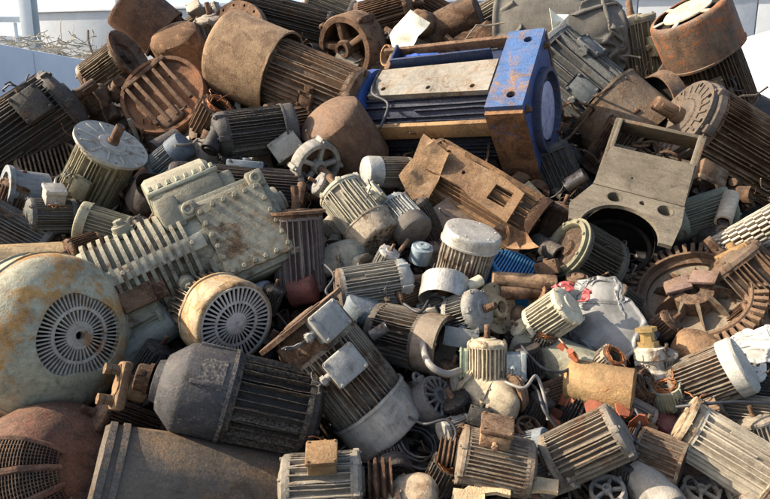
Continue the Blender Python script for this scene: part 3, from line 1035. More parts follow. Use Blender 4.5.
# back wall, two levels, beyond the heap
wall_block('yard_wall', 'tall pale blue grey concrete panel wall behind the scrap heap', (-8.25, 15.1), (9.5, 12.6), 0, 4.24, .22, CONCRETE, .1, CONCRETE_LT, 8)
wall_block('yard_wall', 'lower stretch of pale concrete wall beyond the steel column', (-14, 16.2), (-8.3, 15.6), 0, 3.72, .22, CONCRETE, .1, CONCRETE_LT, 3)
wall_block('bay_wall', 'low pale concrete bay wall beside the dark finned motor', (-5.1, 4.6), (-5.0, 11.2), 0, 2.82, .3, CONCRETE_LT, None, None, 3)
wall_block('bay_wall', 'sunlit white concrete bay wall beside the upturned brown cowl', (4.75, 7.2), (5.35, 11.5), 0, 2.95, .3, CONCRETE_LT, None, None, 2)


def column(label, x, y, w, h, mat):
    root = thing('steel_column', label, 'column', Matrix.Translation((x, y, 0)))
    mb = MB()
    for sy in (-1, 1): mb.box((0, sy * w * .5, h / 2), (w, .02, h), .003)
    mb.box((0, 0, h / 2), (.02, w - .025, h), 0)
    mb.build('beam', mat, root)
    mb = MB(); mb.box((0, 0, .015), (w * 1.6, w * 1.8, .03), .004)
    for sx in (-1, 1):
        for sy in (-1, 1): mb.hexbolt((sx * w * .65, sy * w * .75, .03), (0, 0, 1), .018, .03)
    mb.build('base_plate', mat, root)


column('broad pale steel column standing at the end of the tall wall', -7.55, 13.9, .26, 7.5, PAINTED_STEEL)
column('thin pale steel post rising behind the rusty pointed cowl', -5.8, 14.3, .1, 7.5, PAINTED_STEEL)
# steel rail between column and lower wall
root = thing('guard_rail', 'pale horizontal steel rail above the lower concrete wall', 'rail', Matrix.Translation((-14.2, 15.3, 4.15)))
mb = MB(); mb.box((2.9, 0, 0), (5.8, .08, .12), .01); mb.build('rail_bar', PAINTED_STEEL, root)
for x in (.3, 2.9, 5.5):
    mb = MB(); mb.box((x, .075, -2.1), (.06, .06, 4.08), .004); mb.build('upright', PAINTED_STEEL, root)

# heap of wire offcuts and straw in the neighbouring bay
mb = MB()
q = random.Random(3)
for k in range(900):
    x = q.uniform(-7.9, -4.6); y = q.uniform(11.2, 13.2)
    zt = 3.3 * (1 - .3 * abs((x + 6.2) / 2.2) ** 2) - abs(y - 12) * .25 + q.uniform(-.4, .12)
    p = Vector((x, y, zt)); pts = [p]
    dr = Vector((q.gauss(0, 1), q.gauss(0, 1), q.gauss(0, .16))).normalized()
    for i in range(6):
        dr = (dr + Vector((q.gauss(0, .35), q.gauss(0, .35), q.gauss(0, .15)))).normalized()
        pts.append(pts[-1] + dr * q.uniform(.03, .085))
    mb.tube(pts, q.uniform(.004, .010), 5)
tag(mb.build('wire_tangle', STRAW), 'pale tangle of wire offcuts heaped beyond the low bay wall', 'scrap wire', kind='stuff')
mb = MB()
vs = []; fs = []
for j in range(31):
    for i in range(41):
        x = -8.4 + 4.4 * i / 40; y = 10.9 + 2.8 * j / 30
        z = 3.1 * (1 - .3 * abs((x + 6.2) / 2.2) ** 2) * (1 - (abs(y - 12.2) / 1.6) ** 2 * .5) + .22 * noise.noise(Vector((x * 2, y * 2, 4))) + .1 * noise.noise(Vector((x * 6, y * 6, 4)))
        vs.append((x, y, z if 0 < i < 40 and 0 < j < 30 else 0))
for j in range(30):
    for i in range(40):
        o = j * 41 + i; fs.append((o, o + 1, o + 42, o + 41))
mb.add(vs, fs); tag(mb.build('scrap_mound', simple('grey_shredded_scrap', (.24, .23, .21), .85, .6, 14., .9, 50)), kind='structure')

# loose small scrap that fills the gaps: nobody could count it
def crest(px):
    pts = ((-80, 130), (0, 105), (80, 88), (130, 55), (200, 40), (300, 22), (600, 22), (650, 40), (740, 100), (850, 140))
    for (a, b), (c, d) in zip(pts, pts[1:]):
        if a <= px <= c: return b + (d - b) * (px - a) / (c - a)
    return 100


mb_by = [MB() for _ in range(4)]
q = random.Random(11)
for k in range(5200):
    px = q.uniform(-60, 830); py = q.uniform(20, 560)
    if py < crest(px) + 14: continue
    if (px - 638) ** 2 + (py - 195) ** 2 < 68 ** 2 or (px - 693) ** 2 + (py - 297) ** 2 < 55 ** 2: continue
    p, s = on_slope(px, py, q.uniform(.2, .46))
    sz = q.uniform(.018, .07) * (1.3 if py < 200 else 1)
    mm = Matrix.Translation(p) @ Matrix.Rotation(q.uniform(0, 6.3), 4, 'Z') @ Matrix.Rotation(q.uniform(0, 6.3), 4, 'X') @ Matrix.Rotation(q.uniform(0, 6.3), 4, 'Y')
    mb = mb_by[k % 4]
    ty = q.random()
    if ty < .3: mb.box((0, 0, 0), (sz * q.uniform(1, 3), sz * q.uniform(.5, 1.4), sz * q.uniform(.15, .8)), sz * .06, mm)
    elif ty < .42: mb.cyl((-sz * 2, 0, 0), (sz * q.uniform(0, 3), 0, 0), sz * q.uniform(.12, .4), None, 8, mm)
    elif ty < .45: mb.lathe([(-sz * .3, sz * .5), (-sz * .3, sz), (sz * .3, sz), (sz * .3, sz * .5)], 14, mm, close=True)
    elif ty < .8: mb.lathe([(-sz * 1.2, sz), (sz * 1.2, sz * .95), (sz * 1.2, sz * .85), (-sz * 1.2, sz * .9)], 10, mm, close=True, a0=0, a1=q.uniform(1.5, 4))
    elif ty < .82: mb.hexbolt((0, 0, 0), (1, 0, 0), sz * .5, sz * 1.2, mm)
    else:
        pts = [Vector((0, 0, 0))]; dr = Vector((1, 0, 0))
        for i in range(7):
            dr = (dr + Vector((q.gauss(0, .5), q.gauss(0, .5), q.gauss(0, .5)))).normalized(); pts.append(pts[-1] + dr * sz)
        mb.tube(pts, sz * .1, 5, mm)
for k in range(2600):       # and a scatter of small bits caught higher up among the small motors
    px = q.uniform(320, 800); py = q.uniform(250, 530)
    if k % 4 == 0: px, py = q.uniform(0, 780), q.uniform(110, 520)
    if any((px - a) ** 2 + (py - b) ** 2 < r * r for a, b, r in ((693, 297, 62), (638, 190, 62), (60, 335, 85), (450, 116, 90), (220, 255, 70), (310, 85, 70), (228, 320, 42), (600, 322, 46))): continue
    p, s = on_slope(px, py, q.uniform(.0, .26))
    sz = q.uniform(.008, .03)
    mm = Matrix.Translation(p) @ Matrix.Rotation(q.uniform(0, 6.3), 4, 'Z') @ Matrix.Rotation(q.uniform(0, 6.3), 4, 'X') @ Matrix.Rotation(q.uniform(0, 6.3), 4, 'Y')
    mb = mb_by[k % 4]
    ty = q.random()
    if ty < .45: mb.box((0, 0, 0), (sz * q.uniform(1, 4), sz * q.uniform(.6, 1.6), sz * q.uniform(.15, .8)), sz * .06, mm)
    elif ty < .6: mb.cyl((-sz * 2, 0, 0), (sz * q.uniform(0, 3), 0, 0), sz * q.uniform(.2, .5), None, 10, mm)
    elif ty < .7: mb.lathe([(-sz * 1.2, sz), (sz * 1.2, sz * .95), (sz * 1.2, sz * .85), (-sz * 1.2, sz * .9)], 10, mm, close=True, a0=0, a1=q.uniform(1.5, 4))
    else:
        pts = [Vector((0, 0, 0))]; dr = Vector((1, 0, 0))
        for i in range(9):
            dr = (dr + Vector((q.gauss(0, .45), q.gauss(0, .45), q.gauss(0, .45)))).normalized(); pts.append(pts[-1] + dr * sz * 1.2)
        mb.tube(pts, sz * .12, 5, mm)
for mb, mt, nm in zip(mb_by, (BROWN, DARK, DBROWN, TANGREY), ('brown', 'dark', 'rusty', 'dusty grey')):
    tag(mb.build('scrap_debris', mt), f'small {nm} offcuts and fittings filling the gaps between the motors', 'scrap debris', kind='stuff')


# ------------------------------------------------------------------ custom pieces
def fill_outline(mb, outer, holes, z0, z1, m=None):
    """flat plate with real holes"""
    b = bmesh.new()
    es = []
    for lp in [outer] + holes:
        vv = [b.verts.new((x, y, z1)) for x, y in lp]
        for i in range(len(vv)): es.append(b.edges.new((vv[i], vv[(i + 1) % len(vv)])))
    bmesh.ops.triangle_fill(b, use_beauty=True, edges=es)
    r = bmesh.ops.extrude_face_region(b, geom=list(b.faces))
    for e in r['geom']:
        if isinstance(e, bmesh.types.BMVert): e.co.z = z0
    return mb.bm(b, m)


def circ(cx, cy, r, n=24, a0=0, a1=2 * PI):
    full = abs(a1 - a0 - 2 * PI) < 1e-6
    return [(cx + r * math.cos(a0 + (a1 - a0) * k / (n if full else n - 1)), cy + r * math.sin(a0 + (a1 - a0) * k / (n if full else n - 1))) for k in range(n)]


def blue_motor():
    m, s = place(446, 116, 3, 23, -47, .05); D = 98 * s
    root = thing('slip_ring_motor', 'huge blue motor held in a rusty square frame', 'electric motor', m)
    mb = fins_mesh(1.42, 46, .40, .455, .4, 5, .05)
    mb.lathe([(-.70, .01), (-.70, .41), (.72, .41), (.72, .01)], 48)
    mb.scale(D).wobble(D * .004, 2 / D).build('finned_body', M((.014, .024, .06), .25, .2, .4, .3), root)
    # square end frame: a thick hollow box standing across the axis
    mb = MB()
    x0, x1, hw = .68, 1.0, .5
    out = [(-hw, -hw), (hw, -hw), (hw, hw), (-hw, hw)]
    R = Matrix(((0, 0, 1), (1, 0, 0), (0, 1, 0))).to_4x4()     # plate (x,y,z) -> local (z,x,y)
    fill_outline(mb, out, [circ(0, 0, .40, 40)], x1 - .035, x1, R)
    fill_outline(mb, out, [circ(0, 0, .36, 40)], x0, x0 + .035, R)
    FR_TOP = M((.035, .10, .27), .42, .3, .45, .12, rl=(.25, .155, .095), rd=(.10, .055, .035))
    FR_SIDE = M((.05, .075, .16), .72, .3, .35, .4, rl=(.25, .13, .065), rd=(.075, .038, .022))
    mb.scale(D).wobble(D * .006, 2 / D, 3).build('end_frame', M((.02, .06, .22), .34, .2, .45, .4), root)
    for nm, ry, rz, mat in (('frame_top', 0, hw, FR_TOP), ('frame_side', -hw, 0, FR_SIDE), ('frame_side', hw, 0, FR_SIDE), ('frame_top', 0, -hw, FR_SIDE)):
        mb = MB()
        # plate with two bolt holes, in plane (x along axis, w across)
        rect = [(x0 - .006, -hw - .004), (x1 + .008, -hw - .004), (x1 + .008, hw + .004), (x0 - .006, hw + .004)]
        hs = [circ((x0 + x1) / 2 + .04, -.36, .04, 16), circ((x0 + x1) / 2 + .04, .36, .04, 16)] if nm == 'frame_top' else []
        if rz > 0: mm = Matrix.Translation((0, 0, rz))
        elif rz < 0: mm = Matrix.Translation((0, 0, rz - .05))
        elif ry < 0: mm = Matrix.Translation((0, ry, 0)) @ Matrix.Rotation(PI / 2, 4, 'X')
        else: mm = Matrix.Translation((0, ry + .05, 0)) @ Matrix.Rotation(PI / 2, 4, 'X')
        fill_outline(mb, rect, hs, 0, .05, mm)
        mb.scale(D).wobble(D * .005, 2 / D, 3).build(nm, mat, root)
    # round end shield in the frame with its lilac plate
    mb = MB(); mb.lathe([(.9, .39), (1.02, .40), (1.07, .40), (1.07, .36), (1.0, .35), (.95, .30), (.95, .001)], 52)
    for k in range(5):
        mb.box((1.0, 0, .31), (.05, .05, .12), .008, Matrix.Rotation(2 * PI * k / 5 + .5, 4, 'X'))
    e = mb.scale(D).build('end_shield', M((.04, .055, .11), .3, .2, .3, .5), root)
    mb = MB(); mb.lathe([(1.0, .265), (1.035, .27), (1.04, .25), (1.045, .001)], 44)
    mb.scale(D).build('end_plate', M((.34, .35, .50), .16, .25, .15, .3), e)
    # foot plates and rails along the body
    mb = MB()
    fill_outline(mb, [(-.66, -.16), (.62, -.20), (.62, .22), (-.62, .22)], [circ(-.5, -.08, .026, 12), circ(0, -.1, .026, 12), circ(.45, -.12, .026, 12)], .42, .475)
    mb.scale(D).wobble(D * .012, 3 / D, 6).build('foot_plate', M((.21, .205, .19), .42, .4, .45, .4, rl=(.27, .175, .10)), root)
    mb = MB()
    mb.box((-.04, -.50, .30), (1.42, .05, .17), .008)
    mb.box((-.04, -.45, .225), (1.42, .12, .03), .006)
    mb.scale(D).wobble(D * .007, 2 / D, 8).build('side_rail', M((.2, .145, .09), .8, .4, .2, .2, rl=(.31, .2, .105), rd=(.13, .075, .04)), root)
    mb = MB()
    mb.box((-.02, .52, .44), (1.36, .05, .11), .008)
    mb.box((-.6, .38, .42), (.06, .26, .08), .008)
    mb.scale(D).wobble(D * .007, 2 / D, 8).build('back_rail', M((.2, .15, .1), .8, .3, .2, .2), root)
    mb = MB()
    mb.box((.02, .27, .50), (1.06, .025, .12), .006); mb.box((-.52, .385, .45), (.03, .24, .2), .006); mb.box((.04, .40, .36), (1.1, .22, .02), .004)
    mb.scale(D).wobble(D * .008, 2 / D, 8).build('terminal_housing', M((.012, .03, .09), .3, .1, .5, .3), root)
    mb = MB()
    mb.box((-.25, .38, .41), (.4, .14, .1), .02); mb.cyl((.02, .34, .36), (.3, .36, .42), .05); mb.cyl((-.3, .34, .42), (-.3, .34, .5), .06)
    mb.scale(D).wobble(D * .02, 3 / D, 8).build('terminal_block', BLUE, root)
    # rear: ring shield
    mb = MB()
    mb.lathe([(-.70, .41), (-.72, .52), (-.80, .53), (-.83, .51), (-.83, .44), (-.78, .38), (-.76, .25), (-.80, .12), (-.80, .001)], 48)
    mb.scale(D).build('rear_shield', M((.03, .085, .30), .25, .15, .3, .5), root)
    for (y, z) in ((.42, .42), (-.42, .42), (.42, -.42)):
        mb = MB(); mb.hexbolt((1.0, y, z), (1, 0, 0), .03, .05); mb.scale(D).build('frame_bolt', RUST, root)


def gearbox():
    m, s = place(188, 255, 25, -4, -14, -.12); D = 100 * s
    root = thing('gearbox', 'pale green ribbed gearbox with a square bolted cover plate', 'gearbox', m)
    mb = MB()
    GB = M((.25, .245, .19), .34, .42, .45, .5)
    GD = M((.22, .225, .18), .38, .4, .5, .4)
    mb.lathe([(-.95, .01), (-.95, .40), (-.9, .425), (.2, .425), (.2, .01)], 40)
    for k in range(12):
        x = -.84 + .078 * k
        mb.lathe([(x - .024, .40), (x - .017, .485), (x + .017, .485), (x + .024, .40)], 40, close=True)
    mb.scale(D).wobble(D * .005, 3 / D).build('ribbed_housing', GD, root)
    mb = MB()   # gear case under the cover
    mb.box((.52, -.05, .02), (.78, .86, .72), .06)
    mb.scale(D).wobble(D * .012, 2 / D).build('gear_case', GB, root)
    mb = MB()
    out = []
    for side in range(4):
        for k in range(5):
            u = -.5 + k / 5.
            for (du, rr) in ((0, 0), (.05, .012), (.1, .016), (.15, .012)):
                uu = u + du; e = .5 + rr
                p = {0: (uu, -e), 1: (e, uu), 2: (-uu, e), 3: (-e, -uu)}[side]
                out.append((.55 + p[0] * .67, -.09 + p[1] * .74))
    fill_outline(mb, out, [], .385, .44)
    cp = mb.scale(D).wobble(D * .010, 2.5 / D, 2).build('cover_plate', M((.28, .27, .21), .46, .42, .4, .5, rl=(.30, .20, .10)), root)
    for side in range(4):
        for k in range(5):
            mb = MB()
            u = -.42 + .84 * k / 5.; e = .455
            p = {0: (u, -e), 1: (e, u), 2: (-u, e), 3: (-e, -u)}[side]
            mb.hexbolt((.55 + p[0] * .67, -.09 + p[1] * .74, .438), (0, 0, 1), .024, .035)
            mb.scale(D).build('cover_bolt', GB, cp)
    for (x, y) in ((.88, .34), (.16, .30), (.93, -.44)):   # corner lugs of the case
        mb = MB()
        mb.box((x, y, .36), (.17, .17, .12), .02); mb.torus((x, y, .425), .045, .018, (0, 0, 1), 16, 6)
        mb.scale(D).wobble(D * .01, 3 / D).build('corner_lug', GB, root)
    mb = MB()   # upper housing with rounded lid
    mb.box((.26, .46, .0), (.68, .3, .62), .04)
    mb.lathe([(-.34, .001), (-.34, .27), (-.30, .30), (.28, .30), (.33, .26), (.33, .001)], 32, Matrix.Translation((.24, .58, -.02)))
    up = mb.scale(D).wobble(D * .012, 3 / D, 3).build('upper_housing', GB, root)
    mb = MB()
    mb.box((.25, .62, -.02), (.72, .045, .68), .012)
    for k in range(8):
        for z in (-.32, .29):
            mb.hexbolt((-.06 + .09 * k, .645, z), (0, 1, 0), .024, .05)
    mb.scale(D).wobble(D * .01, 3 / D, 3).build('lid_flange', GREENLT, up)
    mb = MB()   # stepped casting round the cover, plugs and pads
    mb.box((.545, -.065, .335), (.86, .93, .07), .02); mb.box((.5, -.50, .05), (.6, .12, .5), .03)
    mb.scale(D).wobble(D * .012, 2 / D, 4).build('cover_seat', GD, root)
    for (x, y, z, nx_, ny_, nz_, r) in ((-.45, .36, .22, 0, .85, .5, .07), (-.15, -.3, .33, 0, -.6, .8, .06), (.95, .1, .1, 1, 0, .1, .14)):
        mb = MB(); n_ = Vector((nx_, ny_, nz_)).normalized(); p_ = Vector((x, y, z))
        mb.cyl(p_, p_ + n_ * .12, r * 1.3, r * 1.2, 20); mb.hexbolt(p_ + n_ * .12, n_, r * .7, .05)
        mb.scale(D).build('plug', GB, root)
    mb = MB(); mb.box((.0, .34, .18), (.22, .34, .5), .04); mb.box((.62, .46, .05), (.22, .26, .4), .03)
    mb.scale(D).wobble(D * .012, 2 / D, 5).build('raised_housing', GB, root)
    mb = MB()   # rail along the housing
    mb.box((-.36, -.03, .445), (1.06, .15, .05), .012); mb.box((-.84, -.03, .40), (.06, .22, .13), .012)
    for x in (-.6, .05): mb.hexbolt((x, -.03, .47), (0, 0, 1), .022, .03)
    mb.scale(D).wobble(D * .01, 2 / D, 3).build('side_rail', M((.32, .31, .25), .36, .45, .25, .5), root)
    mb = MB()   # left bracket
    mb.box((-.98, .05, .05), (.07, .62, .6), .02); mb.box((-1.12, .2, .1), (.26, .07, .4), .015); mb.box((-1.1, -.16, .12), (.24, .07, .42), .015)
    mb.box((-.62, -.40, .2), (.34, .18, .3), .03); mb.box((-.3, -.42, .1), (.14, .16, .4), .03)
    mb.scale(D).wobble(D * .012, 3 / D, 3).build('end_bracket', GD, root)
    mb = MB(); mb.box((-.58, -.27, .42), (.3, .2, .06), .01); mb.box((-.38, -.22, .40), (.12, .3, .05), .01)
    mb.scale(D).wobble(D * .02, 3 / D, 3).build('broken_shield', RUST, root)


def tan_box():
    m, s = place(638, 190, -15, 0, -22, -.3); D = 86 * s
    root = thing('open_casing', 'grey beige square casing with an arched opening and round holes', 'machine casing', m)
    CM = M((.125, .112, .09), .3, .22, .22, .15, bump=.15)
    mb = MB()
    # upper plate in XY facing viewer, lower plate bent back from it
    fill_outline(mb, [(-.5, -.08), (.52, -.08), (.5, .44), (-.44, .44)], [circ(-.1, .1, .012, 8)], 0, .04, Matrix.Translation((0, 0, .02)))
    mb.scale(D).wobble(D * .008, 2 / D).build('front_plate', CM, root)
    mb = MB()
    lo = [(.53, 0), (-.5, 0), (-.68, -.42), (-.62, -.60)]
    lo = [(-.5, 0), (-.66, -.40), (-.60, -.66)] + [(x, y) for (x, y) in circ(-.06, -.66, .42, 20, PI, 0)] + [(.50, -.66), (.54, -.3), (.53, 0)]
    fill_outline(mb, lo, [circ(-.22, -.13, .085, 20), circ(.34, -.14, .09, 20), circ(.09, -.11, .035, 12)], -.05, 0, Matrix.Translation((0, -.085, .055)) @ Matrix.Rotation(RAD(-28), 4, 'X'))
    lp = mb.scale(D).wobble(D * .006, 2 / D).build('drilled_plate', CM, root)
    for (x, y, r) in ((-.22, -.13, .085), (.34, -.14, .09)):
        mb = MB()
        mb.lathe([(.002, r + .006), (.002, r - .006), (-.12, r - .012), (-.12, .001)], 22, Matrix.Translation((0, -.085, .055)) @ Matrix.Rotation(RAD(-28), 4, 'X') @ Matrix.Translation((x, y, 0)) @ Matrix.Rotation(-PI / 2, 4, 'Y'))
        mb.scale(D).build('boss', CM, lp)
    mb = MB()  # side, top and back walls; opening at the upper end
    mb.box((-.47, .30, -.30), (.05, 1.0, .68), .008); mb.box((.505, .30, -.30), (.05, 1.0, .68), .008)
    mb.box((.02, .30, -.64), (.93, 1.0, .04), .008)
    mb.box((.02, .805, -.12), (1.02, .045, .3), .008)
    mb.scale(D).wobble(D * .008, 2 / D).build('casing_walls', M((.10, .085, .065), .45, .3, .4, .4), root)
    for x in (-.43, .47):
        mb = MB(); mb.box((x, .62, .02), (.05, .4, .05), .008); mb.scale(D).build('frame_bar', CM, root)
    mb = MB(); mb.torus((-.06, -.66, -.2), .40, .03, (0, .45, .9), 40, 8); mb.lathe([(-.5, .001), (-.5, .42), (.12, .43)], 36, Matrix.Translation((-.06, -.62, -.2)) @ Matrix.Rotation(RAD(28), 4, 'X') @ Matrix.Rotation(RAD(-90), 4, 'Y'))
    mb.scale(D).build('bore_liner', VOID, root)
    mb = MB(); q = random.Random(4)
    for k in range(16):
        p = Vector((q.uniform(-.25, .3), q.uniform(.5, .7), q.uniform(-.5, -.2)))
        mb.torus(p, q.uniform(.05, .11), .018, (q.gauss(0, 1), q.gauss(0, 1), q.gauss(0, 1)), 14, 6)
    mb.scale(D).build('winding_scraps', BROWN, root)


def gear_rotor():
    m, s = place(693, 297, 97, 53, 0, .02); D = 122 * s
    root = thing('toothed_rotor', 'big rusty wheel with square teeth and star shaped vanes', 'rotor', m)
    RT = M((.13, .085, .06), .75, .4, .4, .2, rl=(.19, .12, .075), rd=(.07, .042, .03))
    mb = MB()
    mb.lathe([(-.1, .36), (-.1, .44), (.06, .44), (.075, .425), (.075, .405), (.02, .395), (.0, .36)], 80, close=True)
    for k in range(48):
        mb.box((-.01, 0, .475), (.15, .034, .12), .006, Matrix.Rotation(2 * PI * k / 48, 4, 'X'))
    mb.scale(D).wobble(D * .006, 3 / D).build('toothed_rim', RT, root)
    mb = MB(); mb.lathe([(.0, .41), (-.03, .39), (-.05, .25), (-.04, .001)], 48)
    mb.scale(D).wobble(D * .01, 2 / D).build('disc_plate', M((.155, .128, .098), .45, .4, .4, .3), root)
    mb = MB()
    for k in range(9):
        mm = Matrix.Rotation(2 * PI * k / 9 + .15, 4, 'X')
        mb.add([(-.05, -.02, .10), (-.05, .02, .10), (-.05, 0, .33), (.13, -.014, .16), (.13, .014, .16), (.05, 0, .28)], [(0, 1, 4, 3), (0, 3, 5, 2), (1, 2, 5, 4), (3, 4, 5), (0, 2, 1)], mm)
    mb.scale(D).build('vanes', M((.13, .105, .08), .5, .35, .3, .3), root)
    mb = MB(); mb.lathe([(-.05, .17), (.09, .15), (.11, .06), (.05, .05), (.05, .001)], 28)
    mb.scale(D).wobble(D * .02, 4 / D).build('hub', DBROWN, root)
    mb = MB(); q = random.Random(8)
    for (y, z, w, h, r) in ((.10, -.03, .17, .16, .2), (-.09, -.05, .2, .15, -.3)):
        mm = Matrix.Translation((.14 + .03 * q.random(), y, z)) @ Matrix.Rotation(r, 4, 'X') @ Matrix.Rotation(q.gauss(0, .25), 4, 'Y') @ Matrix.Rotation(q.gauss(0, .25), 4, 'Z')
        mb.box((0, 0, 0), (.03, w, h), .008, mm)
    mb.scale(D).wobble(D * .05, 3 / D, 3).build('broken_cover', M((.15, .10, .09), .5, .35, .3, .3), root)


def pinion_shaft():
    m, s = place(742, 240, 33, 8, 0, -.12); D = 60 * s
    root = thing('pinion_shaft', 'worn silver toothed shaft lying above the toothed wheel', 'gear shaft', m)
    mb = MB()
    mb.lathe([(-.95, .001), (-.95, .12), (-.6, .12), (-.6, .22), (.7, .22), (.7, .14), (1.1, .14), (1.1, .001)], 32)
    mb.scale(D).build('shaft', SHAFT, root)
    mb = MB()
    for k in range(20):
        for i in range(8):
            x = -.55 + 1.2 * i / 8; an = 2 * PI * k / 20 + i * .12
            mb.box((x + .075, 0, .25), (.155, .035, .08), .006, Matrix.Rotation(an, 4, 'X'))
    mb.scale(D).build('teeth', M((.5, .47, .40), .35, .4, .25, .3, .3, .45), root)


def red_cover():
    m, s = place(50, 492, 30, 52, 0, .05); D = 176 * s
    root = thing('motor_cowl', 'large red rusted cowl with dark mesh windows', 'motor cover', m)
    RM = M((.165, .075, .05), .65, .3, .5, .2, rl=(.20, .10, .065), rd=(.06, .034, .025))
    prof = [(-.5, .49), (-.1, .5), (.1, .49), (.22, .45), (.30, .38), (.35, .28), (.38, .14), (.385, .001)]
    mb = MB(); mb.lathe(prof, 72)
    mb.scale(D).wobble(D * .016, 1.5 / D, 3).build('shell', RM, root)
    def P(u, an):   # point on the shell; u along profile
        i = min(int(u), len(prof) - 2); f = u - i
        x = prof[i][0] * (1 - f) + prof[i + 1][0] * f; r = prof[i][1] * (1 - f) + prof[i + 1][1] * f
        return Vector((x, r * math.cos(an), r * math.sin(an)))
    for k in range(3):
        a0 = RED_A + k * .42; a1 = a0 + .32
        fr = MB(); gr = MB(); bk = MB()
        N = 12
        for off, mbx in ((.007, bk),):
            vs = []; fs = []
            for i in range(N + 1):
                for an in (a0, (a0 + a1) / 2, a1):
                    p = P(2.5 + 3.0 * i / N, an); vs.append(p * 1.0 + Vector((.012, 0, 0)) + Vector((0, p.y, p.z)).normalized() * .012)
            for i in range(N):
                for j in range(2):
                    o = i * 3 + j; fs.append((o, o + 1, o + 4, o + 3))
            mbx.add(vs, fs)
        def lift(p, h): return p + Vector((h, 0, 0)) + Vector((0, p.y, p.z)).normalized() * h
        for an in (a0 - .035, a1 + .035):
            fr.tube([lift(P(2.4 + 3.2 * i / N, an), .012) for i in range(N + 1)], .016, 6)
        for j in range(1, 6):
            an = a0 + (a1 - a0) * j / 6
            gr.tube([lift(P(2.5 + 3.0 * i / N, an), .016) for i in range(N + 1)], .0035, 5)
        for i in range(22):
            u = 2.55 + 2.9 * i / 21
            gr.tube([lift(P(u, a0 + (a1 - a0) * j / 4), .018) for j in range(5)], .0035, 5)
        w = fr.scale(D).wobble(D * .016, 1.5 / D, 3).build('window_frame', RM, root)
        bk.scale(D).wobble(D * .016, 1.5 / D, 3).build('dark_backing', VOID, w)  # near-black sheet on the shell, painting the shade inside the mesh window
        gr.scale(D).wobble(D * .016, 1.5 / D, 3).build('wire_mesh', DBROWN, w)


RED_A = .75


def nose_coupling():
    m, s = place(121, 386, 172, 16, 90, -.38); D = 46 * s
    root = thing('coupling_flange', 'rusty tan coupling half with two bolts at the dark motor nose', 'coupling', m)
    CT = M((.22, .15, .09), .75, .4, .35, .2, rl=(.26, .17, .095), rd=(.11, .065, .04))
    mb = MB(); mb.lathe([(-.5, .001), (-.5, .30), (-.1, .26), (-.1, .22), (.12, .22), (.12, .001)], 28)
    mb.box((.0, 0, 0), (.22, .55, 1.05), .08)
    mb.scale(D).wobble(D * .015, 3 / D).build('hub', CT, root)
    for k in (-1, 1):
        mb = MB(); mb.hexbolt((.11, 0, k * .32), (1, 0, 0), .12, .18); mb.cyl((.2, 0, k * .32), (.42, 0, k * .32), .085, .085, 14)
        mb.lathe([(.30, .08), (.30, .13), (.42, .13), (.42, .08)], 6, Matrix.Translation((0, 0, k * .32)))
        mb.scale(D).build('bolt', CT, root)


def twin_box_motor():
    root = motor('electric_motor', 'tilted brown grey motor with a wide flange and two square boxes', 346, 376, 82, 130, 8, 12, -.14, L=.95, n=34, fh=.07, ft=.5,
                 body=M((.20, .17, .135), .5, .45, .35, .3), front='flange', fl=.40, fr=.62, fmat=M((.14, .10, .075), .65, .35, .35, .2), sh=0, rear='cover', rc=.42, rr=.53, style='rough',
                 cmat=M((.32, .30, .27), .42, .4, .3, .4, rl=(.4, .24, .1)), bmat=M((.26, .27, .27), .2, .3, .3, .5),
                 boxes=[(.19, (.36, .42, .24), -6), (.68, (.36, .42, .24), 10)], broken=.05)
    return root


def pump():
    m, s = place(652, 372, 93, 12, 0, -.06); D = 34 * s
    root = thing('fuel_pump', 'white crusted pump body with a brass plug and a long link', 'pump', m)
    mb = MB(); mb.lathe([(-.9, .001), (-.9, .35), (-.7, .42), (.0, .46), (.1, .36), (.35, .36), (.4, .46), (.7, .44), (.75, .3), (.75, .001)], 32)
    mb.box((.2, .3, .1), (.4, .3, .3), .05)
    mb.scale(D).wobble(D * .03, 3 / D).build('barrel', M((.40, .38, .33), .45, .5, .35, .3), root)
    mb = MB(); mb.lathe([(.74, .3), (.9, .3), (.9, .2), (1.2, .2), (1.2, .3), (1.32, .3), (1.32, .001)], 6)
    mb.scale(D).build('brass_plug', M((.34, .24, .10), .3, .3, .3, .3, .5, .4), root)
    mb = MB(); mb.cyl((-.85, .0, .1), (-2.0, -.06, .2), .11, .13, 14); mb.torus((-2.1, -.06, .2), .2, .09, (0, 0, 1), 24, 8)
    mb.scale(D).build('link_rod', M((.5, .46, .40), .35, .3, .3, .3), root)


def alternator(label, px, py, D, a, t, mat, d=0.):
    m, s = place(px, py, a, t, 0, d); D *= s
    root = thing('alternator', label, 'alternator', m)
    mb = MB()
    mb.lathe([(-.4, .001), (-.4, .3), (-.3, .46), (.25, .5), (.3, .47), (.3, .40), (.2, .38)], 40)
    mb.scale(D).build('case', mat, root)
    mb = MB()
    for k in range(14):
        mb.box((.31, 0, .33), (.08, .05, .26), .01, Matrix.Rotation(2 * PI * k / 14, 4, 'X'))
    mb.lathe([(.2, .2), (.36, .2), (.36, .12), (.3, .1), (.3, .001)], 24)
    mb.scale(D).build('slotted_end', mat, root)
    mb = MB(); mb.torus((.2, 0, 0), .36, .06, (1, 0, 0), 32, 8); mb.lathe([(.12, .42), (.12, .001)], 24)
    mb.scale(D).build('winding', DBROWN, root)
    mb = MB(); mb.box((0, .5, 0), (.3, .2, .14), .03); mb.torus((0, .6, 0), .1, .04, (1, 0, 0), 18, 6)
    mb.scale(D).build('mounting_ear', mat, root)
    return root


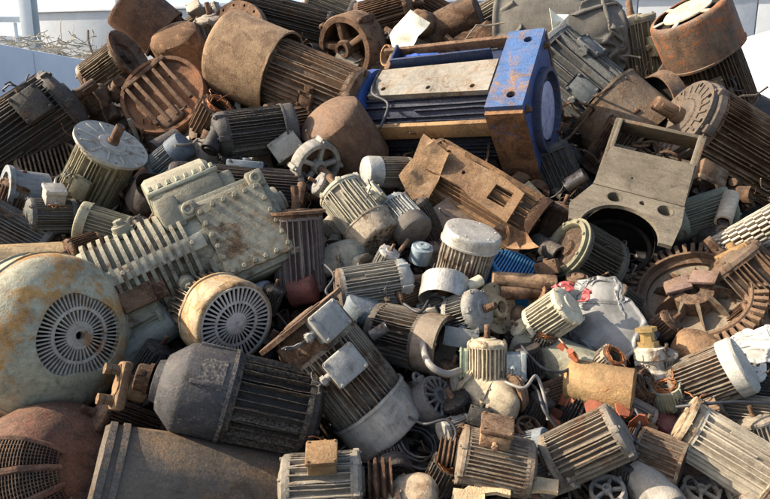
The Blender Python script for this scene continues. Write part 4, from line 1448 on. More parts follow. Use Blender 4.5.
def cable_coil(name, label, px, py, D, a, t, d=0., n=9, mat=CABLE, r=.018):
    m, s = place(px, py, a, t, 0, d); D *= s
    q = random.Random(int(px))
    mb = MB()
    for k in range(n):
        R = q.uniform(.3, .5); ox, oy = q.gauss(0, .05), q.gauss(0, .05)
        pts = []
        for i in range(41):
            an = 2 * PI * i / 40 * 1.05 + k
            pts.append((q.gauss(0, .008) + (k - n / 2) * .04, ox + R * math.cos(an) * (1 + .1 * noise.noise(Vector((an, k, 0)))), oy + R * math.sin(an)))
        mb.tube(pts, r, 7)
    mb.scale(D)
    o = mb.build(name, mat); o.matrix_world = m
    return tag(o, label, 'cable')


def junction_box(name, label, px, py, w, h, a, t, roll, d=0., dep=.5, mat=GREY, cat='junction box'):
    m, s = place(px, py, a, t, roll, d); w *= s; h *= s
    root = thing(name, label, cat, m)
    mb = MB(); mb.box((0, 0, 0), (w, h, w * dep), w * .04); mb.cyl((0, h * .3, 0), (0, h * .72, 0), w * .13, None, 14)
    mb.wobble(w * .01, 3 / w).build('box_shell', mat, root)
    mb = MB(); mb.box((0, 0, w * dep * .5 + w * .04), (w * 1.06, h * 1.06, w * .09), w * .03)
    for sx in (-1, 1):
        for sy in (-1, 1): mb.hexbolt((sx * w * .42, sy * h * .42, w * dep * .5 + w * .08), (0, 0, 1), w * .04, w * .05)
    mb.wobble(w * .01, 3 / w).build('box_lid', mat, root)
    return root


def shards(name, label, px, py, size, n, mat, d=0., seed=1, spread=1.0):
    """one cracked moulding, its broken leaves still hanging together"""
    m, s = place(px, py, 20, 30, 0, d); q = random.Random(seed); S = size * s
    mb = MB()
    for k in range(n):
        mm = Matrix.Translation((q.gauss(0, .28) * S * spread, q.gauss(0, .28) * S * spread, q.gauss(0, .15) * S)) @ Matrix.Rotation(q.uniform(0, 6), 4, 'Z') @ Matrix.Rotation(q.gauss(0, .7), 4, 'X') @ Matrix.Rotation(q.gauss(0, .7), 4, 'Y')
        r = S * q.uniform(.2, .42)
        pts = [(r * q.uniform(.6, 1.1) * math.cos(an), r * q.uniform(.6, 1.1) * math.sin(an)) for an in [2 * PI * i / 6 + q.gauss(0, .2) for i in range(6)]]
        prism(mb, pts, -S * .03, S * .03, mm)
    mb.wobble(S * .06, 4 / S, seed)
    o = mb.build(name, mat); o.matrix_world = m
    return tag(o, label, name.replace('_', ' '))


def stator(label, px, py, D, a, t, d=0., mat=CHAR, wind=COPPER, L=.7, seed=1):
    """open motor shell with its bundled copper winding showing"""
    m, s = place(px, py, a, t, 0, d); D *= s
    root = thing('open_stator', label, 'motor stator', m)
    mb = fins_mesh(L, 26, .42, .5, .35, seed, .25)
    mb.lathe([(-L / 2, .36), (-L / 2, .43), (L / 2, .43), (L / 2, .36)], 40)
    mb.scale(D).wobble(D * .006, 2.5 / D, seed).build('finned_shell', mat, root)
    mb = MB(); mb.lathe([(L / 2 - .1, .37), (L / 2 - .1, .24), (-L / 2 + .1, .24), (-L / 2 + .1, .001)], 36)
    mb.scale(D).build('core', darkened(mat), root)
    q = random.Random(seed); mb = MB()
    for k in range(16):
        r0 = q.uniform(.26, .35); x0 = L / 2 - .06 + q.uniform(0, .16); ph = q.uniform(0, 6.28)
        mb.tube([(x0 + .03 * math.sin(3 * an + ph), (r0 + .02 * math.sin(5 * an + ph)) * math.cos(an), (r0 + .02 * math.sin(5 * an + ph)) * math.sin(an)) for an in [2 * PI * i / 40 for i in range(41)]], .018, 6)
    for k in range(5):
        an = q.uniform(0, 6.28); p = Vector((L / 2 + .05, .3 * math.cos(an), .3 * math.sin(an))); pts = [p]; dr = Vector((1, .4 * math.cos(an), .4 * math.sin(an)))
        for i in range(8):
            dr = (dr + Vector((q.gauss(-.1, .35), q.gauss(0, .4), q.gauss(0, .4)))).normalized(); pts.append(pts[-1] + dr * .06)
        mb.tube(pts, .010, 5)
    mb.scale(D).build('winding', wind, root)
    return root


# ------------------------------------------------------------------ the heap, from the crest down
# --- crest
motor('cowled_motor', 'dark rust brown motor with a long plain cowl pointing at the steel post', 177, 45, 50, -42, 6, 0, .25, L=.7, body=DBROWN, rear='cover', rc=.85, rr=.54, style='plain', cmat=M((.10, .065, .048), .75, .2, .3, .2, rd=(.06, .035, .026), rl=(.16, .085, .05)), sh=0)
drum('dome_cover', 'small orange tan dome lit by the sun below the pointed cowl', 182, 52, 50, 115, 25, L=.9, d=.1, mat=RUSTLT)
motor('flange_motor', 'tan finned motor with a hollow dark round flange facing up', 110, 70, 42, 35, 28, 0, .0, L=1.0, n=26, body=M((.25, .20, .14), .5, .45, .4, .3), front='ring', fr=.64, fl=.18, fmat=M((.10, .075, .06), .6, .25, .4, .2), sh=0)
motor('finned_motor', 'large near black finned motor beside the bay wall', 14, 138, 74, 36, 6, 10, .0, L=1.6, n=34, body=M((.04, .037, .035), .4, .3, .4, .3), boxes=[(.5, (.4, .4, .2), -30)])
m_, s_ = place(163, 95, 128, 52, 0, .0)
D_ = 88 * s_
root = thing('rusted_drum', 'big red brown rusted motor end with bars across its face', 'motor cover', m_)
mb = MB(); mb.lathe([(-.9, .001), (-.9, .47), (-.1, .5), (.0, .5), (.03, .48), (.03, .44), (-.02, .43), (-.02, .001)], 56)
mb.scale(D_).wobble(D_ * .02, 1.6 / D_, 5).build('shell', M((.16, .08, .05), .85, .3, .35, .2, rl=(.24, .115, .06), rd=(.085, .042, .026)), root)
mb = MB()
for k in range(5):
    mb.box((.05, -.22 + .12 * k, .03 * (k % 2)), (.05, .045, .72 - .05 * abs(k - 2)), .012)
mb.box((.03, 0, -.36), (.05, .6, .06), .012); mb.box((.02, .1, .3), (.06, .3, .2), .03)
mb.scale(D_).wobble(D_ * .02, 3 / D_, 5).build('cross_bars', RUST, root)
lump('gear_housing', 'lumpy dark brown casting below the tan flanged motor', 92, 100, 38, 20, 20, 0, .05, (1., .8, .8), BROWN, seed=3, rough=.2)
lump('gear_housing', 'brown broken casting squeezed beside the tan dome', 118, 90, 26, 60, 20, 0, .1, (1., .7, .8), RUST, seed=5, rough=.2)
ring('flange_ring', 'wide rusty steel ring standing behind the big tan shroud', 236, 45, 86, 160, 42, .22, .78, .08, M((.15, .09, .065), .8, .3, .3, .2), holes=16)
motor('shrouded_motor', 'big motor with a smooth tan rusted shroud lit by the sun', 314, 88, 72, -22, 20, 0, -.02, L=1.15, n=30, fh=.07, ft=.45, body=M((.17, .13, .095), .6, .5, .35, .3), rear='cover', rc=.86, rr=.60, style='plain',
      cmat=M((.29, .20, .12), .7, .35, .22, .25, rl=(.27, .185, .115), rd=(.13, .08, .05)), front='bell', sh=.0, boxes=[(.12, (.2, .2, .1), 20, RUST)])
motor('finned_motor', 'black finned motor lying across the crest behind the shroud', 282, 26, 52, -14, 4, 0, .3, L=1.7, n=34, fh=.1, body=M((.05, .046, .042), .35, .3, .3, .3), front='bell', sh=.2)
bell('end_bell', 'brown open end bell with curved spokes on the crest', 352, 46, 64, 200, 52, .12, M((.17, .105, .065), .75, .4, .35, .2), 5, .45)
motor('small_motor', 'grey cluttered small motor under the crest sky line', 207, 24, 30, 30, 10, -60, .5, L=1.1, n=20, body=TANGREY, boxes=[(0, (.5, .5, .35))])
motor('small_motor', 'brown ribbed motor peeking over the crest beside the spoked bell', 384, 13, 34, 15, 10, 0, .4, L=1.4, n=24, body=BROWN)
motor('small_motor', 'dark tan motor topping the crest above the spoked bell', 330, 8, 32, -20, 10, 0, .6, L=1.3, n=24, body=TANGREY)
lump('gear_housing', 'grey casting on the crest above the long black motor', 246, 8, 28, 10, 10, 0, .6, (1.2, .7, .8), GREY, seed=9, rough=.2)
sheet('bent_plate', 'bent cream and mint coated plate leaning on the blue motor', 404, 42, [(-16, 6), (2, 32), (22, 22), (14, -2), (4, -22), (-8, -18)], t=-25, roll=-25, d=-.35, mat=CREAMPL, bend=.18, seed=2.3)
ring('bracket_ring', 'tan oval ring hanging at the edge of the mint plate', 390, 56, 30, 170, 30, -.1, .66, .3, RUSTLT, 'ring', holes=0)
drum('pipe_end', 'dark brown short drum lying behind the blue motor', 452, 26, 40, 25, 10, L=1.5, d=.45, mat=DBROWN, end='flat')
sheet('torn_sheet', 'rust brown folded sheet on the crest near the canvas', 476, 40, [(-34, -10), (-10, 16), (30, 12), (38, -6), (8, -18)], t=-40, d=.35, mat=RUST, bend=.25, seed=4.1)
motor('small_motor', 'rust brown motor half hidden behind the mint plate', 432, 12, 32, 150, 10, 0, .7, L=1.2, n=22, body=BROWN, front='flange')
blue_motor()
crumple('canvas_tarp', 'heavy grey brown canvas bundled above the blue motor', 562, 26, 150, 96, -.2, .16, TARP, 'tarpaulin', 3.2, -14, -22, 1.5, 84, 64, .3)
sheet('torn_card', 'small pale yellow flap caught in the canvas', 555, 27, [(-8, 16), (14, 12), (16, -8), (10, -22), (-2, -4)], t=-20, roll=20, d=-.45, mat=CREAMPL, bend=.3, seed=7.7)
motor('cowled_motor', 'blue grey finned motor with a wide brown cowl open at its end', 574, 82, 74, 141, -12, 14, .05, L=1.05, n=30, fh=.085, body=M((.075, .09, .105), .3, .35, .3, .5), rear='cover', rc=.72, rr=.57, style='open',
      cmat=M((.16, .125, .095), .6, .35, .3, .3, rl=(.22, .14, .085), rd=(.09, .06, .04)), boxes=[(.1, (.36, .26, .08), 50), (-.25, (.36, .26, .08), -14)], feet=True)
motor('finned_motor', 'grey green finned motor standing between the canvas and the upturned cowl', 637, 55, 44, 105, 0, 20, .25, L=1.4, n=22, body=M((.22, .20, .14), .3, .4, .3, .4), boxes=[(.1, (.5, .4, .25), 30)])
motor('cowled_motor', 'dark motor with an upturned brown cowl holding a pale round plate', 714, 78, 61, -64, -24, -20, .12, L=1.05, n=28, body=M((.07, .055, .045), .5, .35, .3, .3), rear='cover', rc=.72, rr=.60, style='hub',
      cmat=M((.12, .085, .065), .55, .3, .3, .2, rl=(.32, .12, .05), rd=(.08, .05, .035)), hubmat=M((.42, .36, .28), .3, .45, .2, .3), feet=True, boxes=[(.1, (.7, .22, .14), 20)])
drum('fan_dish', 'brown shallow dish leaning beside the ribbed end shield', 661, 99, 54, 205, 42, L=.35, d=.05, mat=M((.13, .095, .075), .6, .4, .35, .2), end='open')
motor('shaft_motor', 'large tan brown finned motor with a ribbed round shield and rusty shaft', 734, 148, 84, 148, 32, 10, .12, L=1.25, n=38, fh=.085, ft=.36, body=M((.20, .15, .105), .6, .5, .35, .3), front='flange', fr=.47, ribs=22, fl=.14,
      fmat=M((.085, .07, .06), .4, .3, .35, .3), sh=.36, sr=.1, shmat=M((.24, .12, .06), .9, .2, .2, .2), boxes=[(.32, (.4, .45, .3), -60)])
tan_box()
motor('finned_motor', 'dark worn motor wedged upright between the blue frame and beige casing', 560, 190, 52, 115, 0, 0, .4, L=1.5, n=30, body=M((.06, .06, .06), .35, .3, .4, .3))
pipe('pipe', 'short grey pipe stub sticking out of the gap near the beige casing', [(566, 186, .1), (585, 174, -.05)], 7, STEEL, 'pipe')

# --- upper left middle
motor('flange_motor', 'olive motor standing up with a pale bolted flange and rusty shaft', 98, 172, 58, 63, 33, -25, -.12, L=.98, n=30, fh=.075, ft=.5, body=M((.25, .235, .165), .36, .42, .35, .4), front='flange', fr=.61, fl=.12, ribs=12,
      fmat=M((.36, .36, .33), .34, .4, .3, .4, rl=(.36, .2, .08)), sh=.36, sr=.09, shmat=M((.3, .15, .06), .9, .2, .2, .2), rear='cover', rc=.2, rr=.53, style='plain', cmat=M((.4, .39, .36), .25, .35, .3, .4), boxes=[(-.1, (.42, .3, .12), 10)])
bars_grille('fan_guard', 'brown oval guard of parallel bars beside the olive flanged motor', 47, 158, 60, 100, 42, 0, .05, M((.19, .14, .10), .6, .5, .3, .2), n=13, depth=.4)
drum('open_pipe', 'blue grey tube with a rusty rim at the edge of the heap', 26, 190, 38, 172, 15, L=1.0, d=-.02, mat=M((.17, .20, .23), .45, .35, .3, .4), end='rim')
motor('small_motor', 'small grey motor with a round capped box and a thin shaft', 52, 216, 36, 180, 12, 40, -.05, L=1.0, n=22, body=M((.10, .105, .10), .35, .35, .35, .4), boxes=[(0, (.55, .55, .45), 20, GREYLT)], sh=.5, sr=.06)
motor('finned_motor', 'grey finned motor half buried at the edge above the pale dome', 14, 232, 44, -32, 8, 0, -.02, L=1.3, n=22, body=M((.16, .16, .15), .4, .35, .35, .4))
motor('small_motor', 'olive finned stub lying under the standing flanged motor', 106, 228, 38, -18, 8, 0, -.04, L=1.0, n=20, body=M((.26, .25, .18), .35, .4, .35, .4), rear='cover', rc=.2, style='plain')
motor('gear_motor', 'little blue grey motor with a dark round cap', 166, 160, 28, 40, 24, 0, -.1, L=1.0, n=18, body=BLUEGREY, front='cap', fl=.5, fmat=M((.09, .12, .16), .2, .3, .3, .5), cat='gear motor')
drum('bearing_housing', 'dark round arch shaped housing with a rusty bore', 152, 197, 44, 60, 42, L=.6, d=.0, mat=M((.06, .052, .048), .4, .3, .35, .3), end='open', inner=RUST)
lump('gear_housing', 'brown lumpy casting next to the little capped motor', 203, 154, 40, 10, 20, 0, .02, (1., .75, .8), TANGREY, seed=13, rough=.2)
motor('finned_motor', 'long purplish black ribbed motor under the black banded motor', 238, 192, 52, -4, 0, 0, .0, L=2.3, n=34, fh=.1, body=M((.055, .045, .045), .35, .35, .3, .3), broken=.05)
motor('banded_motor', 'black finned motor with a steel band resting over the long ribbed motor', 256, 132, 48, 187, 8, 0, -.2, L=1.2, n=26, fh=.1, ft=.5, body=M((.035, .035, .037), .15, .25, .25, .4), front='bell', sh=.0, fl=.25, rear='cover', rc=.22, rr=.53, style='plain', cmat=M((.06, .06, .062), .2, .3, .3, .5))
drum('terminal_cap', 'black row of terminals dangling at the nose of the banded motor', 214, 142, 18, 240, 30, L=1.2, d=-.3, mat=BLACK, end='step')
drum('dome_cover', 'smooth rust brown dome between the banded motor and the blue motor', 344, 140, 68, 125, 28, L=1.0, d=.0, mat=M((.14, .095, .07), .7, .3, .35, .2, rl=(.18, .115, .078), rd=(.09, .055, .04)))
bell('end_shield', 'grey round end shield with a coiled orange shaft', 316, 165, 52, -38, 48, -.1, M((.27, .265, .25), .3, .4, .35, .4), 5, .25, shaft=.45, shmat=RUST)
junction_box('junction_box', 'tilted weathered grey junction box above the coiled shaft', 287, 148, 28, 22, 35, 0, -20, -.12, .5, M((.24, .24, .22), .3, .4, .35, .4))
motor('small_motor', 'cream finned motor with a rusted through fan end', 355, 210, 50, 128, -26, 20, -.16, L=.95, n=26, fh=.08, ft=.5, body=M((.40, .385, .31), .3, .35, .35, .5), rear='cover', rc=.42, rr=.54, style='rough', cmat=M((.34, .29, .22), .55, .35, .35, .4), sh=.35, boxes=[(-.05, (.4, .36, .2), 58)])
motor('small_motor', 'small brown motor with a silver round cap', 392, 172, 31, 180, 26, 0, -.12, L=1.1, n=20, body=TANGREY, front='cap', fl=.42, fmat=M((.36, .37, .36), .2, .35, .3, .5, .2, .45))
motor('small_motor', 'small blue grey motor showing its dark round end', 402, 218, 39, -48, 38, 0, -.12, L=.8, n=22, body=M((.24, .27, .28), .25, .4, .35, .5), front='cap', fl=.28, fmat=M((.13, .12, .11), .4, .3, .35, .4))
sheet('torn_sheet', 'sunlit tan rusted sheet with a sharp torn point', 424, 172, [(-26, -4), (-12, 14), (-2, 38), (10, 30), (26, 18), (16, -8), (2, -36), (-12, -28)], t=-8, roll=-18, d=-.28, mat=M((.22, .15, .095), .75, .4, .35, .2, rl=(.27, .175, .10), rd=(.12, .075, .045)), bend=.12, seed=5.2, th=.012)
r_ = motor('stripped_motor', 'long rust tan motor with a pierced yoke plate along its top', 478, 196, 66, -31, 14, -18, -.02, L=1.75, n=30, fh=.075, ft=.4, body=M((.16, .105, .065), .7, .45, .35, .2, rl=(.27, .16, .085), rd=(.08, .048, .03)), front='ring', fr=.5, fl=.14, fmat=RUST, sh=0, collar=False)
D_ = 66 * place(478, 196, d=-.02)[1]
mb = MB()
fill_outline(mb, [(-.72, -.22), (-.66, .26), (-.4, .3), (-.36, .22), (.30, .26), (.66, .2), (.7, -.3), (.1, -.26), (-.2, -.18)], [[(.26, -.14), (.54, -.14), (.54, .12), (.26, .12)], circ(-.6, .16, .035, 12), circ(-.25, .02, .03, 12)], .50, .56)
mb.scale(D_).wobble(D_ * .025, 2.5 / D_, 4).build('yoke_plate', M((.24, .165, .10), .7, .4, .4, .2, rl=(.27, .165, .09), rd=(.11, .065, .04)), r_)

# --- middle
gearbox()
motor('flange_motor', 'purplish brown ribbed motor hanging upright from a rusty flange', 299, 252, 52, 94, 6, 0, -.08, L=1.35, n=20, fh=.12, ft=.4, body=M((.15, .125, .125), .35, .4, .3, .5), front='flange', fr=.56, fl=.1, fmat=M((.19, .13, .09), .7, .4, .3, .2), sh=.45, shmat=RUST)
lump('gear_housing', 'grey green squashed casting behind the grey motor with the dark box', 345, 258, 52, 10, 20, 0, -.02, (1., .65, .8), M((.24, .24, .2), .4, .4, .35, .4), seed=21, rough=.15)
motor('boxed_motor', 'grey finned motor with a dark box on its side and a stub shaft', 371, 287, 48, 9, -8, 22, -.12, L=1.2, n=26, fh=.08, ft=.45, body=M((.22, .215, .195), .34, .42, .4, .4), rear='bell', cmat=M((.12, .10, .085), .5, .35, .35, .3), front='bell', fl=.24, sh=.3, sr=.12, fmat=M((.22, .25, .27), .3, .4, .3, .4), boxes=[(.22, (.46, .36, .16), 34, CHAR)])
drum('bearing_housing', 'small blue grey stepped cap beside the stub shaft', 421, 254, 22, 75, 30, L=.8, d=-.1, mat=M((.20, .26, .31), .2, .35, .3, .5), end='step')
sheet('flat_plate', 'brown flat steel plate behind the silver capped motor', 446, 228, [(-22, -44), (-14, 20), (6, 34), (32, 22), (30, -20)], t=-20, roll=12, d=.02, mat=M((.2, .145, .11), .5, .45, .25, .2), bend=.03, seed=8.8, th=.02)
motor('capped_motor', 'upright grey finned motor with a bright silver cap', 465, 260, 54, -106, -24, 0, -.16, L=.85, n=24, fh=.055, ft=.6, body=M((.33, .30, .255), .4, .4, .35, .4), rear='cover', rc=.2, rr=.535, style='plain', cmat=M((.40, .40, .385), .15, .3, .25, .4, .3, .4), sh=0)
drum('steel_can', 'short silver can with a rusty bore under the upright capped motor', 444, 290, 48, -100, 28, L=.55, d=-.22, mat=M((.36, .36, .35), .3, .3, .3, .4, .4, .4), end='open', inner=RUST)
bars_grille('blue_fan_cap', 'bright blue plastic fan cap with a grid face', 519, 268, 62, 60, 28, 0, -.06, BLUECAP, 'fan cover', n=18, depth=.42)
pipe('copper_rod', 'thick tan rusty rod lying across the blue cap', [(492, 279, -.2), (556, 283, -.2)], 8, M((.34, .22, .13), .6, .4, .2, .2), 'rod', hollow=False)
pipe('copper_rod', 'second brown rod just below the thick tan rod', [(500, 293, -.16), (562, 291, -.14)], 7, M((.24, .15, .09), .7, .35, .2, .2), 'rod', hollow=False)
pipe('short_pin', 'short cream pin beside the silver can', [(466, 288, -.25), (481, 280, -.25)], 6, CREAM, 'pin', hollow=False)
sheet('torn_sheet', 'crumpled tan rusty scrap above the blue cap', 512, 238, [(-24, 2), (-10, 12), (14, 6), (26, -14), (8, -12), (-6, -8)], t=-30, d=-.12, mat=RUSTLT, bend=.3, seed=1.9)
motor('finned_motor', 'dark motor with short fins and a greenish worn rim', 586, 258, 64, 150, 34, 0, -.02, L=.7, n=36, fh=.13, ft=.4, body=M((.055, .055, .05), .25, .3, .35, .3), front='ring', fr=.46, fl=.1, fmat=M((.17, .17, .12), .3, .4, .3, .4), sh=.0)
pipe('pipe', 'dark steel pipe lying beside the short finned motor', [(536, 242, .05), (560, 256, -.05)], 10, DARK, 'pipe')
gear_rotor()
pinion_shaft()
pipe('pipe', 'pale upright tube end above the silver toothed shaft', [(723, 222, -.1), (731, 196, -.12)], 8, M((.42, .36, .28), .4, .4, .2, .3), 'pipe')
junction_box('rusty_bracket', 'square orange rusted bracket under the silver toothed shaft', 741, 262, 32, 30, 28, 20, 0, -.16, .5, OCHRE, 'bracket')
motor('finned_motor', 'dark brown ribbed motor beside the toothed wheel at the edge', 765, 300, 70, 128, 8, 0, .0, L=1.3, n=24, fh=.1, body=M((.11, .08, .06), .55, .4, .35, .3))
motor('small_motor', 'green grey capped motor between the beige casing and the toothed shaft', 702, 214, 40, 200, 20, 0, .1, L=1.2, n=22, body=GREEN, front='cap', fl=.3)
lump('gear_housing', 'dark jagged casting beside the beige casing', 718, 238, 34, 40, 20, 0, .08, (1., .8, .8), CHAR, seed=23, rough=.25)

# --- lower left
motor('domed_motor', 'biggest motor with a pale green grey domed cowl and radial slots', 6, 334, 148, 178, -64, -10, -.02, L=.8, n=44, fh=.05, ft=.5, body=M((.34, .27, .17), .5, .5, .25, .3, rl=(.40, .23, .09)), rear='cover', rc=.46, rr=.51, style='dome',
      cmat=M((.31, .31, .235), .52, .3, .2, .45, rl=(.42, .235, .075), rd=(.22, .115, .045)), hubmat=M((.31, .30, .265), .4, .35, .25, .4, rl=(.32, .17, .08)), sh=0, collar=False)
motor('slotted_motor', 'tan motor end with a round white slotted fan grille', 212, 310, 79, 150, -58, 0, -.02, L=.5, n=34, body=M((.25, .2, .14), .5, .4, .3, .3), rear='cover', rc=.38, rr=.52, style='slots',
      cmat=M((.36, .285, .19), .5, .4, .25, .3, rl=(.40, .24, .10)), hubmat=M((.42, .42, .40), .22, .3, .25, .4), sh=0)
motor('nosed_motor', 'long black motor with a smooth scuffed nose and wide parallel fins', 268, 405, 89, 168, 5, 18, -.2, L=.86, n=22, fh=.10, ft=.22, body=M((.024, .021, .02), .36, .14, .3, .5), front='nose', fl=.82, fmat=M((.045, .046, .052), .2, .18, .3, 1.0), sh=.16, sr=.17, shmat=M((.3, .19, .09), .8, .3, .2, .2), rear='bell', broken=.0)
nose_coupling()
twin_box_motor()
red_cover()
drum('steel_drum', 'big grey brown steel drum with a dark band across the front', 214, 500, 116, 174, 10, L=2.0, d=-.02, mat=M((.10, .082, .066), .48, .25, .5, .4, rl=(.2, .13, .08), rd=(.06, .042, .032)), end='flat', band=[(.84, .05, .52), (.94, .05, .52)], bandmat=M((.07, .065, .06), .4, .3, .3, .4))
motor('boxed_motor', 'grey tan finned motor with an ochre box and a grooved pulley', 322, 484, 62, 3, 4, -30, -.2, L=1.05, n=22, fh=.08, ft=.5, body=M((.23, .21, .175), .38, .4, .4, .4, dc=(.36, .32, .26)), boxes=[(.04, (.5, .46, .32), -8, OCHRE)], pulley=.36, sh=.42, rear='bell')
lump('gear_housing', 'tan rounded casting at the foot of the heap beside the pulley', 408, 496, 66, 20, 20, 0, -.15, (1., .6, .8), M((.30, .24, .17), .5, .5, .25, .2), seed=31, rough=.12)
drum('steel_can', 'grey green tube lying between the pale gearbox and the slotted grille', 148, 338, 34, 40, 5, L=1.8, d=.0, mat=M((.15, .165, .15), .3, .35, .35, .4))
drum('steel_can', 'dark red drum glimpsed behind the wide brown flange', 304, 290, 30, 10, 20, L=.9, d=.04, mat=M((.13, .045, .038), .4, .3, .4, .3))

# --- lower middle
motor('open_motor', 'dark ribbed motor with its front bell broken open', 402, 336, 60, -14, 26, 0, -.06, L=.8, n=26, fh=.12, ft=.4, body=M((.085, .075, .068), .45, .35, .4, .3), front='ring', fr=.52, fl=.4, fmat=M((.20, .165, .13), .5, .45, .35, .3), sh=.0)
pipe('hose', 'grey bent hose arching out of the broken motor', [(422, 337, -.18), (424, 352, -.3), (431, 366, -.34), (446, 374, -.3), (459, 371, -.22)], 3.6, HOSE, 'hose')
motor('small_motor', 'small grey motor ringed by radial fins beside a tan flange', 466, 314, 44, 16, 34, 0, -.18, L=.55, n=24, fh=.2, ft=.3, body=M((.21, .215, .21), .28, .35, .35, .4), front='bell', fl=.2, sh=.3, sr=.1, rear='bell')
disc('flange_disc', 'round tan flange with a brown shaft hole', 497, 308, 52, 10, 42, -.12, .09, M((.38, .30, .19), .4, .45, .2, .3), 'flange', 4)
junction_box('junction_box', 'blue grey box under the radially finned motor', 461, 338, 32, 18, -10, 0, 0, -.16, .6, M((.20, .23, .25), .25, .4, .3, .4))
motor('ribbed_motor', 'cream ribbed motor with a blue grey side box and a green end', 487, 363, 40, 88, 10, 0, -.2, L=.9, n=18, fh=.08, ft=.6, body=M((.38, .33, .24), .4, .4, .25, .3), boxes=[(-.05, (.7, .6, .5), 92, M((.24, .28, .30), .25, .4, .3, .4)), (0, (.75, .5, .22), -88, M((.27, .33, .24), .25, .35, .3, .4))])
lump('gear_housing', 'smooth tan grey casting shaped like a boot', 492, 398, 60, -20, 20, 0, -.1, (1., .72, .8), M((.34, .29, .21), .36, .5, .3, .3), seed=37, rough=.16)
drum('pulley_disc', 'rusty brown disc leaning on the boot shaped casting', 516, 392, 34, 200, 25, L=.3, d=-.16, mat=RUST, end='rim')
alternator('dark dusty alternator beside the silver fan end of the tilted motor', 431, 402, 46, 30, 40, M((.10, .10, .105), .2, .35, .35, .4), -.08)
cable_coil('cable_coil', 'loose coil of black cable at the foot of the tilted motor', 417, 446, 56, 60, 45, -.02)
motor('boxed_motor', 'tan grey slanted motor with a domed rusty box and a small pulley', 495, 462, 58, 168, 6, 24, -.2, L=1.05, n=30, fh=.05, ft=.55, body=M((.19, .16, .125), .45, .45, .4, .4), boxes=[(.1, (.56, .5, .38), 24, M((.27, .18, .11), .65, .4, .25, .2))], rear='bell', pulley=.26, sh=.28)
motor('small_motor', 'small cream and green finned motor sitting on the grey plastic bag', 552, 316, 43, 34, 24, 0, -.2, L=.85, n=20, fh=.08, ft=.5, body=M((.44, .42, .33), .3, .35, .3, .4), front='bell', sh=.0, rear='bell')
crumple('plastic_bag', 'crumpled grey plastic sack beside the toothed wheel', 600, 320, 80, 96, -.1, .14, BAGGREY, 'plastic bag', 5.5, 25, -20, 1.5, 72, 80, .1)
crumple('plastic_bag', 'small torn scrap of red plastic on the cream motor', 563, 287, 22, 11, -.26, .1, REDPL, 'plastic scrap', 9.5, 10, -10, 1.4, 26, 18, .1)
crumple('plastic_bag', 'second shred of red plastic on the grey sack', 586, 296, 16, 9, -.34, .1, REDPL, 'plastic scrap', 12.5, 60, -10, 1.4, 24, 16, .1)
drum('steel_can', 'green grey can under the little cream motor', 552, 358, 46, -24, 8, L=1.7, d=.0, mat=M((.24, .245, .19), .36, .45, .35, .4), end='flat')
drum('steel_can', 'ochre yellow rusted can with a dark stripped end', 600, 388, 50, 170, -6, L=1.3, d=-.12, mat=M((.26, .175, .085), .6, .35, .3, .2, rl=(.28, .17, .08), rd=(.15, .09, .045)), end='dome')
stator('dark open stator with burnt windings at the end of the ochre can', 636, 388, 40, 20, 30, -.06, DBROWN, DBROWN, .6, 41)
pump()
drum('dome_cover', 'rust tan domed cover lying against the toothed wheel', 698, 353, 50, 60, 30, L=.6, d=-.05, mat=RUSTLT)
motor('banded_motor', 'brown finned motor wrapped by a wide white band', 708, 378, 56, 22, 12, 0, -.14, L=.95, n=24, fh=.08, ft=.5, body=M((.17, .15, .125), .45, .45, .35, .3), front='cap', fl=.2, fmat=M((.33, .33, .31), .2, .3, .3, .4), boxes=[(-.2, (.5, .4, .26), 60, M((.17, .12, .085), .6, .4, .3, .2))], rear='bell')
crumple('plastic_bag', 'bright white full bag at the edge of the heap', 760, 348, 62, 50, -.14, .3, BAGWHITE, 'plastic bag', 15.1, 0, -15, 1.3, 60, 50, .12)
crumple('plastic_bag', 'smaller white bag tucked under the bright full bag', 746, 372, 40, 26, -.12, .25, BAGWHITE, 'plastic bag', 18.1, 0, -15, 1.3, 44, 30, .12)
motor('finned_motor', 'dusty dark tan motor with thick straight fins and yellow bolts', 586, 447, 59, 24, 8, 0, -.22, L=1.15, n=22, fh=.09, ft=.5, body=M((.15, .13, .105), .45, .45, .4, .4), front='bell', sh=.0, fmat=M((.13, .12, .11), .4, .4, .35, .3))
shards('orange_cover', 'cracked orange plastic cover behind the thick finned motor', 560, 428, 40, 6, ORANGE, -.02, 4)
shards('orange_cover', 'small orange broken moulding on the cream motor', 566, 348, 20, 4, ORANGE, -.25, 6)
shards('orange_cover', 'orange and yellow brittle cover over the thick finned motor', 622, 416, 34, 5, ORANGE, -.15, 8)
motor('small_motor', 'square brown finned stub beside the bright silver motor', 660, 458, 50, -24, 6, 30, -.16, L=.85, n=16, fh=.05, ft=.5, body=M((.15, .125, .10), .5, .4, .35, .3), front='none', rear='none', broken=.05)
drum('steel_can', 'grey can lying below the square brown stub', 652, 490, 44, -60, 20, L=1.1, d=-.12, mat=M((.27, .26, .24), .3, .4, .3, .4), end='step')
motor('flange_motor', 'silver painted motor lit by the sun with a tan flange', 728, 454, 62, 144, 12, 12, -.18, L=1.25, n=20, fh=.08, ft=.5, body=M((.44, .40, .33), .3, .4, .25, .4), front='flange', fr=.55, fl=.16, fmat=M((.32, .26, .18), .45, .4, .25, .3), sh=.0, rear='cover', rc=.3, style='rough', cmat=M((.25, .2, .15), .5, .4, .3, .3))
drum('steel_can', 'maroon round cap beside the tan flange of the silver motor', 671, 425, 42, 60, 40, L=.5, d=.02, mat=M((.20, .06, .065), .25, .4, .2, .3), end='dome')
motor('small_motor', 'grey round motor at the edge above the silver motor', 752, 418, 46, -8, 6, 0, -.02, L=1.3, n=22, body=TANGREY)
